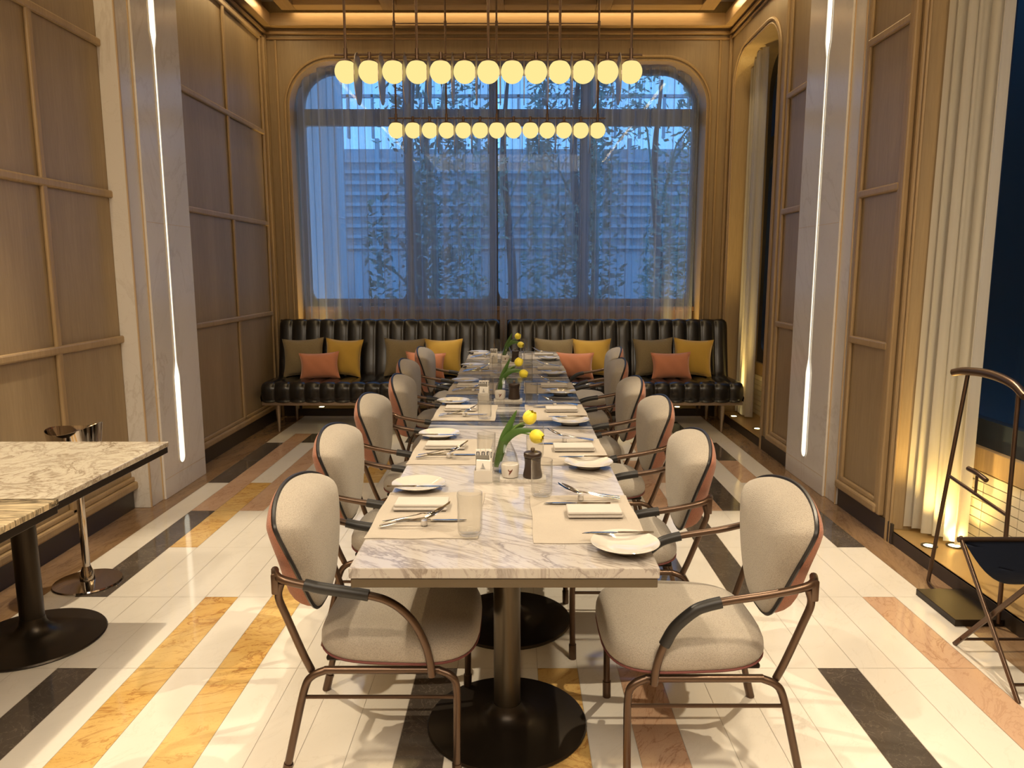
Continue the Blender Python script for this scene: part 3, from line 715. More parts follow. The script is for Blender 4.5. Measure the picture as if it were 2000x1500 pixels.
BH, BZ0 = 0.390, 0.458
def back_pt(v, h, off=0.0):
    u = -0.185-0.020*h-0.080*h*h+0.018*(v/0.24)**2*h
    return (u+off, v, BZ0+BH*h)
def back_surface(m, tb, tt, sgn, steps=8):
    rings = [[back_pt(v, h) for v, h in OUT]]
    cv, ch = 0.0, 0.58
    for k in range(1, steps+1):
        th_ = PI/2*k/(steps+0.1); s = math.cos(th_)**0.5; d = math.sin(th_)**0.9
        rings.append([back_pt(cv+(v-cv)*s, ch+(h-ch)*s, sgn*d*(tb+(tt-tb)*(ch+(h-ch)*s))) for v, h in OUT])
    R = [[m.bm.verts.new(p) for p in r] for r in rings]; n = len(OUT)
    for i in range(len(R)-1):
        for k in range(n): m.bm.faces.new((R[i][k], R[i][(k+1) % n], R[i+1][(k+1) % n], R[i+1][k]))
    m.bm.faces.new(R[-1])
def sup(t, a, b, n=3.4):
    c, s = math.cos(t), math.sin(t)
    return (a*math.copysign(abs(c)**(2/n), c), b*math.copysign(abs(s)**(2/n), s))
def make_chair(label, sleeve='straight'):
    t = thing('dining_chair', label, 'chair', (0, 0, 0), 0, 'cream and coral armchairs along the table')
    # seat cushion
    m = MB(); rings = []
    for z, s in ((0.372, 0.90), (0.376, 0.975), (0.392, 1.0), (0.412, 0.995), (0.430, 0.965), (0.443, 0.90), (0.452, 0.78), (0.458, 0.58), (0.461, 0.32), (0.462, 0.08)):
        ring = []
        for k in range(44):
            u, v = sup(2*PI*k/44, 0.245, 0.252)
            w_ = 1.0+0.06*(u/0.245)
            ring.append((0.075+u*s, v*s*w_, z))
        rings.append(ring)
    m.loft(rings); seat = m.build('seat', M_CREAM, t, True, 60)
    m = MB(); L = []
    for k in range(44):
        u, v = sup(2*PI*k/44, 0.245, 0.252); L.append((0.075+u*0.985, v*0.985*(1+0.06*u/0.245), 0.377))
    m.loop_tube(L, 0.004, 5); m.build('seat_stitching', M_STITCH, seat, True)
    MB().box(-0.13, 0.25, -0.20, 0.20, 0.358, 0.374, 0.006).build('seat_pan', M_BASE, t)
    # backrest
    m = MB(); back_surface(m, 0.026, 0.092, 1); bk = m.build('backrest', M_CREAM, t, True, 60)
    m = MB(); back_surface(m, 0.112, 0.038, -1); m.build('backrest_shell', M_CORAL, t, True, 60)
    m = MB(); m.loop_tube([back_pt(v*1.006, 0.5+(h-0.5)*1.006) for v, h in OUT], 0.0066, 6); m.build('piping', M_PIPE, bk, True)
    for sd in (-1, 1):
        y = sd*0.245
        # each leg: own mesh ; the rail joins them
        MB().tube([(-0.120, y*0.97, 0.352), (-0.158, y, 0.338), (-0.182, y, 0.300), (-0.215, y, 0.17), (-0.255, y*1.0, 0.0)], 0.0115, 10).tube([(-0.240, y, 0.06), (-0.2555, y, 0.0)], 0.0145, 10, smooth=False).build('leg', M_BRONZE, t, True)
        MB().tube([(0.205, y*0.97, 0.352), (0.243, y, 0.338), (0.259, y, 0.300), (0.259, y, 0.17), (0.256, y, 0.0)], 0.0115, 10).tube([(0.257, y, 0.06), (0.256, y, 0.0)], 0.0145, 10, smooth=False).build('leg', M_BRONZE, t, True)
        MB().tube([(-0.125, y*0.97, 0.352), (0.21, y*0.97, 0.352)], 0.0115, 10, smooth=False).build('side_rail', M_BRONZE, t, True)
        MB().tube([(-0.19, y, 0.272), (0.259, y, 0.272)], 0.006, 8, smooth=False).build('stretcher', M_BRONZE, t, True)
        up = MB().tube([(-0.165, y*0.93, 0.345), (-0.185, y*0.96, 0.40), (-0.225, y, 0.52), (-0.245, y, 0.58), (-0.236, y*1.0, 0.622)], 0.011, 10)
        up.tube([(-0.165, y*0.93, 0.35), (-0.172, y*0.95, 0.31), (-0.190, y, 0.285)], 0.005, 6)
        up.build('back_post', M_BRONZE, t, True)
        yo = y*1.06
        arm = MB().tube([(-0.268, y*0.80, 0.640), (-0.250, y*0.98, 0.643), (-0.215, yo, 0.634), (-0.12, yo, 0.613), (0.02, yo, 0.590), (0.085, yo, 0.565), (0.135, yo, 0.518), (0.168, yo, 0.455), (0.184, yo, 0.395), (0.190, yo, 0.345)], 0.0115, 10)
        arm.box(-0.262, -0.240, yo-0.008*sd-0.006, yo-0.008*sd+0.006, 0.590, 0.652, 0.005)
        a = arm.build('armrest', M_BRONZE, t, True)
        if sleeve == 'straight': sl = [(-0.165, yo, 0.6235), (-0.12, yo, 0.613), (-0.05, yo, 0.602), (0.015, yo, 0.591)]
        elif sleeve == 'front': sl = [(-0.06, yo, 0.604), (0.02, yo, 0.590), (0.085, yo, 0.565), (0.115, yo, 0.540)]
        else: sl = [(0.01, yo, 0.5915), (0.05, yo, 0.581), (0.085, yo, 0.565), (0.135, yo, 0.518), (0.164, yo, 0.465)]
        MB().tube(sl, 0.0165, 12).build('arm_sleeve', M_SLEEVE, a, True)
    return t
ordn = ['nearest', 'second', 'third', 'fourth', 'fifth', 'farthest']
protos = {}
LX = [-0.435, -0.52, -0.53, -0.49, -0.575, -0.56]; LY = [2.245, 3.05, 3.86, 4.62, 5.45, 6.33]
RX = [0.575, 0.475, 0.49, 0.47, 0.51, 0.60]; RY = [2.20, 2.95, 3.80, 4.52, 5.48, 6.33]
jit = random.Random(4)
for side, xs, ys, rz in (('left', LX, LY, 0.0), ('right', RX, RY, PI)):
    for i in range(6):
        st = 'straight' if (side == 'left' and i == 0) else ('curve' if side == 'right' and i in (0, 2, 5) else 'front')
        lab = 'cream and coral armchair, %s of the six on the %s side of the table' % (ordn[i], side) if i in (0, 5) else 'cream and coral armchair, %s from the near end on the %s side' % (ordn[i], side)
        r_ = rz+(0.0 if i == 0 else jit.uniform(-0.04, 0.04))
        if st not in protos:
            protos[st] = make_chair(lab, st); protos[st].location = (xs[i], ys[i], 0); protos[st].rotation_euler = (0, 0, r_)
        else: dup(protos[st], (xs[i], ys[i], 0), r_, lab)

# ------------------------------------------------------------------ place settings
TZ = 0.7505
def strip(m, st, th=0.0016):
    """st: (x, y, z, halfwidth); a flat tapered metal strip along the list"""
    rings = []
    for (x, y, z, hw) in st: rings.append([(x, y-hw, z), (x, y, z-th*0.3), (x, y+hw, z), (x, y, z+th)])
    m.loft(rings)
def lathe_obj(name, prof, mat, n=36, **k): return MB().lathe(prof, n=n, **k).build(name, mat, None, True)
def make_plate():
    pr = [(0.045, 0.0), (0.047, 0.003), (0.052, 0.006), (0.078, 0.016), (0.092, 0.021), (0.0935, 0.0225), (0.092, 0.024), (0.076, 0.0195), (0.055, 0.010), (0.045, 0.0075), (0.001, 0.0075)]
    return MB().lathe(pr, n=48).build('bread_plate', M_CHINA, None, True)
def make_mat():
    m = MB()
    def f(u, v):
        x, y = -0.003+0.322*u, -0.22+0.44*v
        ed = 0.0012 if (0.03 < u < 0.97 and 0.03 < v < 0.97) else 0.0018
        return (x+0.002*math.sin(v*9), y+0.002*math.sin(u*11), ed+0.0012*(math.sin(u*13+v*5)*0.5+0.5)*(1 if v < 0.06 else 0.25))
    m.grid(f, 24, 24)
    top = list(m.bm.faces); r = bmesh.ops.extrude_face_region(m.bm, geom=top)
    for v in [g_ for g_ in r['geom'] if isinstance(g_, bmesh.types.BMVert)]: v.co.z = 0.0002
    return m.build('placemat', M_LINEN, None, True, 30)
def make_napkin():
    m = MB(); m.box(-0.085, 0.085, -0.043, 0.043, 0.0, 0.010, 0.0045, seg=3); m.box(-0.082, 0.086, -0.040, 0.044, 0.0102, 0.0205, 0.0048, seg=3)
    return m.build('napkin', M_NAPKIN, None, True, 50)
def make_knife(L=0.20, name='butter_knife'):
    m = MB(); strip(m, [(-L/2, 0, 0.0, 0.0045), (-L/2+0.02, 0, 0, 0.0062), (-0.01, 0, 0, 0.0040), (0.0, 0, 0, 0.0035)], 0.0045)
    strip(m, [(0.0, 0, 0.0008, 0.0035), (0.012, 0.001, 0.0008, 0.0080), (L/2-0.03, 0.001, 0.0008, 0.0088), (L/2-0.008, 0.002, 0.0008, 0.0055), (L/2, 0.005, 0.0008, 0.0015)], 0.0012)
    return m.build(name, M_STEEL, None, True, 50)
def tilt(x):  # height of cutlery along its length, held up by the rest at x=0.03
    return 0.004+max(0.0, (x+0.10))*0.16
def make_spoon():
    m = MB(); strip(m, [(-0.10, 0, tilt(-0.10), 0.0080), (-0.085, 0, tilt(-0.085), 0.0088), (-0.03, 0, tilt(-0.03), 0.0040), (0.02, 0, tilt(0.02), 0.0028), (0.035, 0, tilt(0.03), 0.0035)], 0.0025)
    rings = []
    for k in range(9):
        q = k/8; x = 0.032+0.062*q; wd = 0.020*math.sin(PI*min(1, 0.06+q*0.94))**0.62*(1 if k < 8 else 0.15)+0.0012
        zt = 0.022+q*0.034; dp = 0.007*math.sin(PI*(0.05+q*0.9))
        rings.append([(x, wd*math.sin(a), zt-dp*math.cos(a)**2*(1 if math.cos(a) > -2 else 0)) for a in (-PI/2, -PI/4, 0, PI/4, PI/2)]+[(x, wd*math.sin(a)*0.97, zt+0.0012-dp*math.cos(a)**2) for a in (PI/2, PI/4, 0, -PI/4, -PI/2)])
    m.loft(rings); return m.build('spoon', M_STEEL, None, True, 60)
def make_fork():
    m = MB(); strip(m, [(-0.10, 0, tilt(-0.10), 0.0080), (-0.085, 0, tilt(-0.085), 0.0088), (-0.03, 0, tilt(-0.03), 0.0040), (0.02, 0, tilt(0.02)+0.004, 0.0028), (0.035, 0, 0.026, 0.0055), (0.050, 0, 0.031, 0.0115), (0.058, 0, 0.035, 0.0120)], 0.0022)
    for k in range(4):
        y = -0.0093+k*0.0062; strip(m, [(0.057, y, 0.0346, 0.0021), (0.080, y, 0.045, 0.0018), (0.102, y, 0.060, 0.0010)], 0.0014)
    return m.build('fork', M_STEEL, None, True, 50)
def make_rest():
    return MB().lathe([(0.0095, 0.0), (0.010, 0.002), (0.010, 0.013), (0.0088, 0.0145), (0.001, 0.0145)], n=24).build('cutlery_rest', M_CHINA, None, True, 50)
def make_glass():
    H_ = 0.125
    out = [(0.022, 0.0), (0.031, 0.003), (0.0345, 0.010), (0.0355, 0.02), (0.0362, H_-0.001), (0.0358, H_), (0.0346, H_), (0.0343, H_-0.002), (0.0336, 0.022), (0.0322, 0.013), (0.027, 0.0085), (0.001, 0.008)]
    return MB().lathe(out, n=40).build('water_glass', M_GLASS, None, True, 50)
LPX = [-0.341, -0.353, -0.362, -0.350, -0.345, -0.345]; LPY = [2.492, 3.295, 4.150, 4.95, 5.76, 6.70]
RPX = [0.292, 0.275, 0.262, 0.265, 0.262, 0.268]; RPY = [1.920, 2.775, 3.585, 4.46, 5.305, 6.223]
LMY = [2.225, 3.032, 3.89, 4.70, 5.60, 6.50]; RMY = [2.19, 3.03, 3.90, 4.73, 5.60, 6.51]
LGX = [-0.134, -0.119, -0.165, -0.175, -0.15, -0.178]; LGY = [2.026, 2.80, 3.70, 4.36, 5.40, 6.74]
RGX = [0.082, 0.072, 0.080, 0.069, 0.085, 0.058]; RGY = [2.392, 2.918, 4.085, 4.944, 5.72, 6.80]
first = {}
def put(key, maker, loc, rz, label, cat_, group):
    if key not in first:
        o = maker(); first[key] = o; o.location = loc; o.rotation_euler = (0, 0, rz)
    else:
        o = first[key].copy(); C.objects.link(o); o.location = loc; o.rotation_euler = (0, 0, rz)
    tag(o, label, cat_, group); return o
for side in ('left', 'right'):
    for i in range(6):
        place = 'at the %s place%s, %s side' % (ordn[i], '' if i in (0, 5) else ' from the near end', side)
        rz = 0 if side == 'left' else PI; sg = 1 if side == 'left' else -1
        ex = -0.430 if side == 'left' else 0.364
        my = (LMY if side == 'left' else RMY)[i]; px, py = ((LPX, LPY) if side == 'left' else (RPX, RPY)); px, py = px[i], py[i]
        gx, gy = ((LGX, LGY) if side == 'left' else (RGX, RGY)); gx, gy = gx[i], gy[i]
        j = jit.uniform(-0.012, 0.012)
        def W(u, v): return (ex+sg*u, my+sg*v)
        x, y = W(0.0, 0.0); put('mat', make_mat, (x, y, TZ), rz+j, 'cream linen placemat '+place, 'placemat', 'linen placemats')
        x, y = W(0.125, 0.055 if side == 'left' else -0.02); put('nap', make_napkin, (x, y, TZ+0.0045), rz+j, 'folded white cotton napkin '+place, 'napkin', 'folded napkins')
        put('plate', make_plate, (px, py, TZ+0.0005+(0.003 if side == 'right' else 0)), 0, 'small white bread plate '+place, 'plate', 'bread plates')
        put('bknife', make_knife, (px+(0.0 if side == 'left' else -0.012), py+(-0.055 if side == 'left' else 0.060), TZ+0.0245+(0.003 if side == 'right' else 0)), (0 if side == 'left' else PI)+j*2, 'butter knife on the plate '+place, 'knife', 'butter knives on plates')
        v0 = -0.115 if side == 'left' else -0.165
        x, y = W(0.155, v0); put('rest', make_rest, (x, y, TZ+0.0045), 0, 'short white cutlery rest '+place, 'cutlery rest', 'cutlery rests')
        x, y = W(0.125, v0); put('spoon', make_spoon, (x, y-0.010*sg, TZ+0.004), rz+0.10+j, 'steel spoon propped on the rest '+place, 'spoon', 'table spoons')
        put('fork', make_fork, (x+0.004*sg, y+0.016*sg, TZ+0.007), rz+0.06+j, 'steel fork propped on the rest '+place, 'fork', 'table forks')
        put('tknife', lambda: make_knife(0.215, 'table_knife'), (x+0.045*sg, y+0.040*sg, TZ+0.0050), rz-0.02+j, 'steel table knife on the placemat '+place, 'knife', 'table knives')
        put('glass', make_glass, (gx, gy, TZ+0.0045), 0, 'clear straight water glass '+place, 'glass', 'water glasses')

# ------------------------------------------------------------------ centrepieces
def make_tray():
    m = MB(); lp = rrect(-0.083, 0.083, -0.036, 0.036, 0.012, 0.012, 5); plate(m, lp, [], 'Z', 0.0, 0.012); return m.build('condiment_tray', M_TRAY, None)
def make_pot():
    t = thing('salt_pot', '', 'pot')
    MB().lathe([(0.024, 0.0), (0.029, 0.004), (0.0315, 0.02), (0.0325, 0.046), (0.0315, 0.049), (0.0305, 0.046), (0.030, 0.036), (0.001, 0.035)], n=40).build('bowl', M_CHINA, t, True)
    MB().lathe([(0.0300, 0.036), (0.0300, 0.0445), (0.001, 0.0455)], n=36).build('lid', M_TRAY, t, True)
    m = MB(); P = []
    def pp(a, z): return (0.0327*math.sin(a), -0.0327*math.cos(a)*0.995, z)
    m.bm.faces.new([m.bm.verts.new(pp(a, z)) for a, z in ((-0.22, 0.036), (0.28, 0.036), (0.24, 0.030), (0.02, 0.020), (-0.14, 0.014), (-0.12, 0.022), (-0.06, 0.027), (-0.22, 0.030))])
    m.build('emblem', M_LOGO, t, recalc=False)
    return t
def make_mill():
    t = thing('pepper_mill', '', 'pepper mill')
    MB().lathe([(0.033, 0.0), (0.035, 0.003), (0.0345, 0.012), (0.0295, 0.035), (0.0285, 0.052), (0.0300, 0.070), (0.0310, 0.072), (0.0280, 0.073), (0.0280, 0.0745)], n=36).build('body', M_MILL, t, True, 50)
    MB().lathe([(0.0305, 0.0745), (0.0325, 0.078), (0.0325, 0.088), (0.030, 0.0915), (0.010, 0.0935), (0.001, 0.0935)], n=36).build('cap', M_MILL, t, True, 50)
    MB().lathe([(0.004, 0.093), (0.0065, 0.097), (0.0082, 0.102), (0.0065, 0.108), (0.001, 0.110)], n=20).build('knob', M_KNOB, t, True)
    return t
def make_box():
    m = MB(); a, b, h = 0.033, 0.028, 0.045
    m.box(-a, a, -b, b, 0.0, 0.003); m.box(-a, a, -b, -b+0.003, 0.003, h, 0.0008); m.box(-a, a, b-0.003, b, 0.003, h, 0.0008)
    m.box(-a, -a+0.003, -b+0.003, b-0.003, 0.003, h, 0.0008); m.box(a-0.003, a, -b+0.003, b-0.003, 0.003, h, 0.0008)
    return m.build('sachet_box', M_CHINA, None)
def make_packet():
    t = thing('sugar_packet', '', 'sugar packet')
    MB().box(-0.027, 0.025, -0.0065, 0.0045, 0.0, 0.078, 0.002, M=Matrix.Rotation(0.05, 4, 'Y')).build('packet', M_PAPER, t)
    m = MB()
    for k in range(5):
        w_ = 0.0015+0.0016*k; z = 0.066-0.0042*k
        m.box(-w_-0.0003, -0.0004, -0.0072, -0.0067, z-0.0022, z-0.0010); m.box(0.0004, w_+0.0003, -0.0072, -0.0067, z-0.0026, z-0.0014)
    m.box(-0.0004, 0.0004, -0.0072, -0.0067, 0.046, 0.068)
    m.build('tree_emblem', M_INK, t)
    return t
def make_grey():
    return MB().box(-0.026, 0.026, -0.002, 0.002, 0.0, 0.092, 0.0008).build('sweetener_packet', M_PAPERG, None)
def make_stick():
    t = thing('sugar_stick', '', 'sugar stick')
    MB().box(-0.0085, 0.0085, -0.002, 0.002, 0.0, 0.112, 0.0008).build('packet', M_PAPER, t)
    MB().box(-0.0055, 0.0055, -0.0026, -0.0021, 0.084, 0.104).build('dark_print', M_INK, t)
    MB().box(-0.0018, 0.0018, -0.0031, -0.0027, 0.087, 0.101).build('light_print', M_PAPER, t)
    return t
def make_vase():
    t = thing('bud_vase', '', 'vase')
    MB().lathe([(0.036, 0.0), (0.046, 0.004), (0.051, 0.02), (0.050, 0.045), (0.043, 0.072), (0.031, 0.098), (0.022, 0.118), (0.0205, 0.123), (0.0195, 0.123), (0.021, 0.117), (0.0295, 0.098), (0.0415, 0.072), (0.0485, 0.045), (0.0495, 0.02), (0.044, 0.007), (0.001, 0.006)], n=40).build('glass_body', M_GLASS, t, True, 60)
    MB().lathe([(0.043, 0.0075), (0.0488, 0.02), (0.0478, 0.045), (0.0405, 0.0725), (0.001, 0.073)], n=36).build('water', M_WATER, t, True, 60)
    return t
def bloom(m, c, d, r, L):
    d = Vector(d).normalized(); a = d.orthogonal().normalized(); b = d.cross(a)
    prof = [(0.15, 0.0), (0.62, 0.10), (0.92, 0.28), (1.0, 0.48), (0.93, 0.68), (0.74, 0.86), (0.55, 0.97)]
    for layer, (rr, off) in enumerate(((1.0, 0.0), (0.90, PI/3))):
        n = 36; R = []
        for pi_, (pr, pz) in enumerate(prof):
            ring = []
            for k in range(n):
                t = 2*PI*k/n; lob = 0.5+0.5*math.cos(3*(t+off)); q = pr*rr*r*(0.93+0.09*lob)
                z = pz*L*(0.86+0.14*lob) if pz > 0.6 else pz*L
                ring.append(m.bm.verts.new(Vector(c)+d*z+(a*math.cos(t)+b*math.sin(t))*q))
            R.append(ring)
        for i in range(len(R)-1):
            for k in range(n): m.bm.faces.new((R[i][k], R[i][(k+1) % n], R[i+1][(k+1) % n], R[i+1][k]))
        m.bm.faces.new(R[0][::-1])
def leaf(m, pts, w):
    P = cat(pts, 6); n = len(P); prev = None
    for i, p in enumerate(P):
        d = (P[min(i+1, n-1)]-P[max(i-1, 0)]).normalized(); s = d.cross(Vector((0.25, -1, 0.2))).normalized()
        q = i/(n-1); ww = w*(math.sin(PI*min(1, 0.12+0.88*q))**0.7)*(1-0.1*q)+0.0008
        nr = d.cross(s)*ww*0.35
        cur = [m.bm.verts.new(p-s*ww+nr), m.bm.verts.new(p), m.bm.verts.new(p+s*ww+nr)]
        if prev:
            for k in range(2): m.bm.faces.new((prev[k], prev[k+1], cur[k+1], cur[k]))
        prev = cur
TUL = {
 'a': dict(stem=[(-0.030, 0, 0.02), (-0.004, 0, 0.12), (0.045, 0, 0.178), (0.082, -0.002, 0.192)], c=(0.080, -0.002, 0.186), d=(0.45, -0.1, 0.86), leaves=[[(-0.035, 0, 0.02), (-0.008, 0.004, 0.12), (0.016, 0.006, 0.175), (0.044, 0.006, 0.236)], ]),
 'b': dict(stem=[(-0.028, 0.004, 0.02), (0.0, 0.002, 0.118), (0.050, -0.004, 0.150), (0.096, -0.012, 0.148)], c=(0.092, -0.012, 0.150), d=(0.85, -0.35, -0.25), leaves=[[(-0.03, -0.004, 0.03), (0.0, -0.004, 0.118), (0.050, -0.012, 0.160), (0.125, -0.015, 0.163)], [(-0.02, 0.004, 0.04), (0.0, 0.006, 0.12), (0.035, 0.010, 0.165), (0.075, 0.012, 0.178)]]),
}
def make_tulip(k):
    T = TUL[k]; t = thing('tulip', '', 'tulip')
    MB().tube(T['stem'], 0.0028, 8).build('stem', M_STEM, t, True)
    m = MB(); bloom(m, T['c'], T['d'], 0.027, 0.055); m.build('bloom', M_TULIP, t, True, 80, recalc=False)
    for lf in T['leaves']: m = MB(); leaf(m, lf, 0.0145); m.build('leaf', M_LEAF, t, True, 180, recalc=False)
    return t
def put_t(key, maker, loc, rz, label):
    if key not in first: o = maker(); first[key] = o; o.location = loc; o.rotation_euler = (0, 0, rz); o['label'] = label; return o
    return dup(first[key], loc, rz, label)
for i, (tx, ty, wd, vx, vy, rot) in enumerate(((0.021, 2.60, 'nearest', -0.045, 2.705, 0.0), (-0.052, 4.245, 'middle', -0.080, 4.36, 0.25), (-0.050, 6.02, 'farthest', -0.085, 6.14, -0.1))):
    tr = put('tray', make_tray, (tx, ty, TZ), 0, 'small pale stone condiment tray, %s of the three on the table' % wd, 'tray', 'stone condiment trays')
    o = put_t('pot', make_pot, (tx-0.046, ty, TZ+0.0122), 0, 'white pot with a brown leaf emblem on the %s tray' % wd); o['group'] = 'white salt pots'
    o = put_t('mill', make_mill, (tx+0.035, ty, TZ+0.0122), 0, 'dark wooden pepper mill on the %s tray' % wd); o['group'] = 'pepper mills'
    o = put_t('vase', make_vase, (vx, vy, TZ), 0, 'clear bud vase of tulips behind the %s tray' % wd); o['group'] = 'bud vases'
    o = put_t('tula', lambda: make_tulip('a'), (vx, vy, TZ), rot, 'upper yellow tulip in the %s bud vase' % wd); o['group'] = 'yellow tulips'
    o = put_t('tulb', lambda: make_tulip('b'), (vx, vy, TZ), rot, 'lower drooping yellow tulip in the %s bud vase' % wd); o['group'] = 'yellow tulips'
    bx, by = tx-0.142, ty-0.01+(0.04 if i else 0)
    put('box', make_box, (bx, by, TZ), 0, 'white china sachet box beside the %s tray' % wd, 'sachet box', 'white sachet boxes')
    zb = TZ+0.0033
    o = put_t('pk', make_packet, (bx-0.001, by-0.014, zb), 0, 'white sugar packet with a tree emblem at the front of the %s sachet box' % wd); o['group'] = 'sugar packets'
    put('gp', make_grey, (bx-0.001, by-0.003, zb), 0, 'dark grey sweetener packet in the %s sachet box' % wd, 'sweetener packet', 'sweetener packets')
    for k in range(3):
        o = put_t('st', make_stick, (bx-0.0195+k*0.0185, by+0.006+0.0012*k, zb), 0, '%s dark-printed sugar stick in the %s sachet box' % (('left', 'middle', 'right')[k], wd)); o['group'] = 'sugar sticks'
    o = put_t('st', make_stick, (bx+0.0265, by-0.004, zb), 1.2, 'sugar stick leaning sideways at the right of the %s sachet box' % wd); o['group'] = 'sugar sticks'

# ------------------------------------------------------------------ leather benches
CH = 0.1375
def channel_surface(m, path, x0, nch, A=0.014, nx=10):
    """path: list of (y, z, ny, nz, k) ; sweeps bulging channels along x"""
    cols = []
    tot = nch*nx
    for i in range(tot+1):
        fx = (i % nx)/nx; x = x0+i*CH/nx
        b = math.sqrt(max(0.0, math.sin(PI*fx))) if 0 < fx < 1 else 0.0
        e_ = min(i, tot-i)/nx; endr = math.sqrt(max(0, 1-(1-min(1, e_*2.2))**2))
        col = []
        for (y, z, ny, nz, k) in path:
            o = A*b*k-(1-endr)*0.035*k
            col.append(m.bm.verts.new((x, y+ny*o, z+nz*o)))
        cols.append(col)
    for i in range(tot):
        for j in range(len(path)-1): m.bm.faces.new((cols[i][j], cols[i+1][j], cols[i+1][j+1], cols[i][j+1]))
    for c in (cols[0], cols[-1]):
        m.bm.faces.new(c)
def norm_path(pts, ks, close=True):
    P = cat([(y, z, 0) for y, z in pts], 4); n = len(P); out = []
    for i, p in enumerate(P):
        d = (P[min(i+1, n-1)]-P[max(i-1, 0)]).normalized()
        out.append((p.x, p.y, -d.y, d.x, ks[0] if i < 2 or i > n-3 else 1.0))
    return out
def bench(x0, nch, label, post_l):
    xc = x0+nch*CH/2; yc = 7.10
    t = thing('leather_bench', label, 'bench', (xc, yc, 0), 0, 'channelled black leather benches')
    hx = nch*CH/2
    # seat: path runs from the back bottom, front bottom, up, over the top to the back
    m = MB(); p = norm_path([(0.20, 0.300), (-0.30, 0.298), (-0.345, 0.315), (-0.352, 0.37), (-0.345, 0.43), (-0.315, 0.462), (-0.25, 0.470), (-0.10, 0.468), (0.10, 0.462), (0.26, 0.455)], [0.0])
    p = [(y, z, -ny, -nz, k) for (y, z, ny, nz, k) in p]
    sgnfix = p[12][2]; p = [(y, z, ny if sgnfix < 0 else -ny, nz if sgnfix < 0 else -nz, k) for (y, z, ny, nz, k) in p]
    channel_surface(m, p, -hx, nch); m.build('seat', M_LEATHER, t, True, 60)
    m = MB(); q = norm_path([(0.17, 0.40), (0.20, 0.55), (0.24, 0.72), (0.275, 0.90), (0.295, 0.975), (0.325, 1.005), (0.36, 0.995), (0.375, 0.95), (0.36, 0.60), (0.33, 0.36)], [0.0])
    sgnfix = q[10][2]; q = [(y, z, ny if sgnfix < 0 else -ny, nz if sgnfix < 0 else -nz, k) for (y, z, ny, nz, k) in q]
    channel_surface(m, q, -hx, nch); m.build('backrest', M_LEATHER, t, True, 60)
    MB().box(-hx+0.01, hx-0.01, -0.335, 0.33, 0.262, 0.296, 0.004).build('frame', M_BRONZE_L, t)
    MB().box(-hx, hx, 0.355, 0.385, 0.28, 1.012, 0.004).build('back_board', M_BASE, t)
    for sx_ in (-hx+0.135, hx-0.175):
        for sy in (-0.26, 0.31):
            MB().lathe([(0.011, 0.0), (0.0125, 0.01), (0.022, 0.20), (0.024, 0.264)], (sx_, sy, 0), 16).build('leg', M_BRONZE_L, t, True)
    return t
bench(-2.372, 16, 'left black leather channelled bench under the back window', False)
bench(-0.102, 16, 'right black leather channelled bench under the back window', True)

# ------------------------------------------------------------------ pillows
def pillow(name, w_, h_, th, mat, loc, rz, lean, roll, label, cat_='cushion'):
    m = MB(); n = 20
    def mk(sg):
        def f(u, v):
            a, b = u*2-1, v*2-1
            pin = 0.12
            x = a*(w_/2)*(1-pin*(1-b*b)*abs(a)**3); z = b*(h_/2)*(1-pin*(1-a*a)*abs(b)**3)
            d = max(0, (1-a**2))**0.55*max(0, (1-b**2))**0.55
            wr = 0.0025*math.sin(9*a+5*b)*d+0.002*math.sin(21*math.atan2(b, a))*max(0, (a*a+b*b)-0.9)*(1-max(abs(a), abs(b))**6)
            return (x, sg*(th/2*d+wr), z+h_/2)
        return f
    m.grid(mk(1), n, n); m.grid(mk(-1), n, n); bmesh.ops.remove_doubles(m.bm, verts=m.bm.verts, dist=0.0004)
    # piped seam
    E_ = []
    f0 = mk(1)
    for k in range(n): E_.append(f0(k/n, 0))
    for k in range(n): E_.append(f0(1, k/n))
    for k in range(n): E_.append(f0(1-k/n, 1))
    for k in range(n): E_.append(f0(0, 1-k/n))
    m.loop_tube([(p[0], 0, p[2]) for p in E_], 0.0028, 5)
    o = m.build(name, mat, None, True, 70)
    o.location = loc; o.rotation_euler = (lean, roll, rz); tag(o, label, cat_, 'scatter cushions on the benches'); return o
def px2(px, Y): # centre x for a pixel column at depth Y
    return (px-1010)*(Y*0.985)/1450
SZ = 0.478
def cluster(ol, ye, pk, which, tw=(0, 0, 0)):
    pillow('square_cushion', 0.40, 0.375, 0.15, M_OLIVE, (px2(ol, 7.2), 7.185, SZ), 0.10, -0.24, tw[0], 'olive woven cushion '+which)
    pillow('square_cushion', 0.38, 0.37, 0.15, M_MUST, (px2(ye, 7.2), 7.175, SZ), -0.14, -0.24, tw[1], 'mustard yellow cushion '+which)
    pillow('lumbar_cushion', 0.385, 0.255, 0.14, M_PEACH, (px2(pk, 7.0), 7.035, SZ-0.005), 0.02, -0.20, tw[2], 'small salmon pink cushion '+which)
cluster(585, 660, 613, 'in the cluster at the far left end of the left bench', (-0.04, 0.03, -0.05))
cluster(785, 862, 824, 'in the cluster on the left bench behind the armchairs', (0.02, -0.02, 0.04))
cluster(1084, 1158, 1124, 'in the cluster on the right bench next to the table end', (0.03, -0.02, 0.02))
cluster(1286, 1358, 1321, 'in the cluster at the right end of the right bench', (-0.03, 0.05, -0.02))

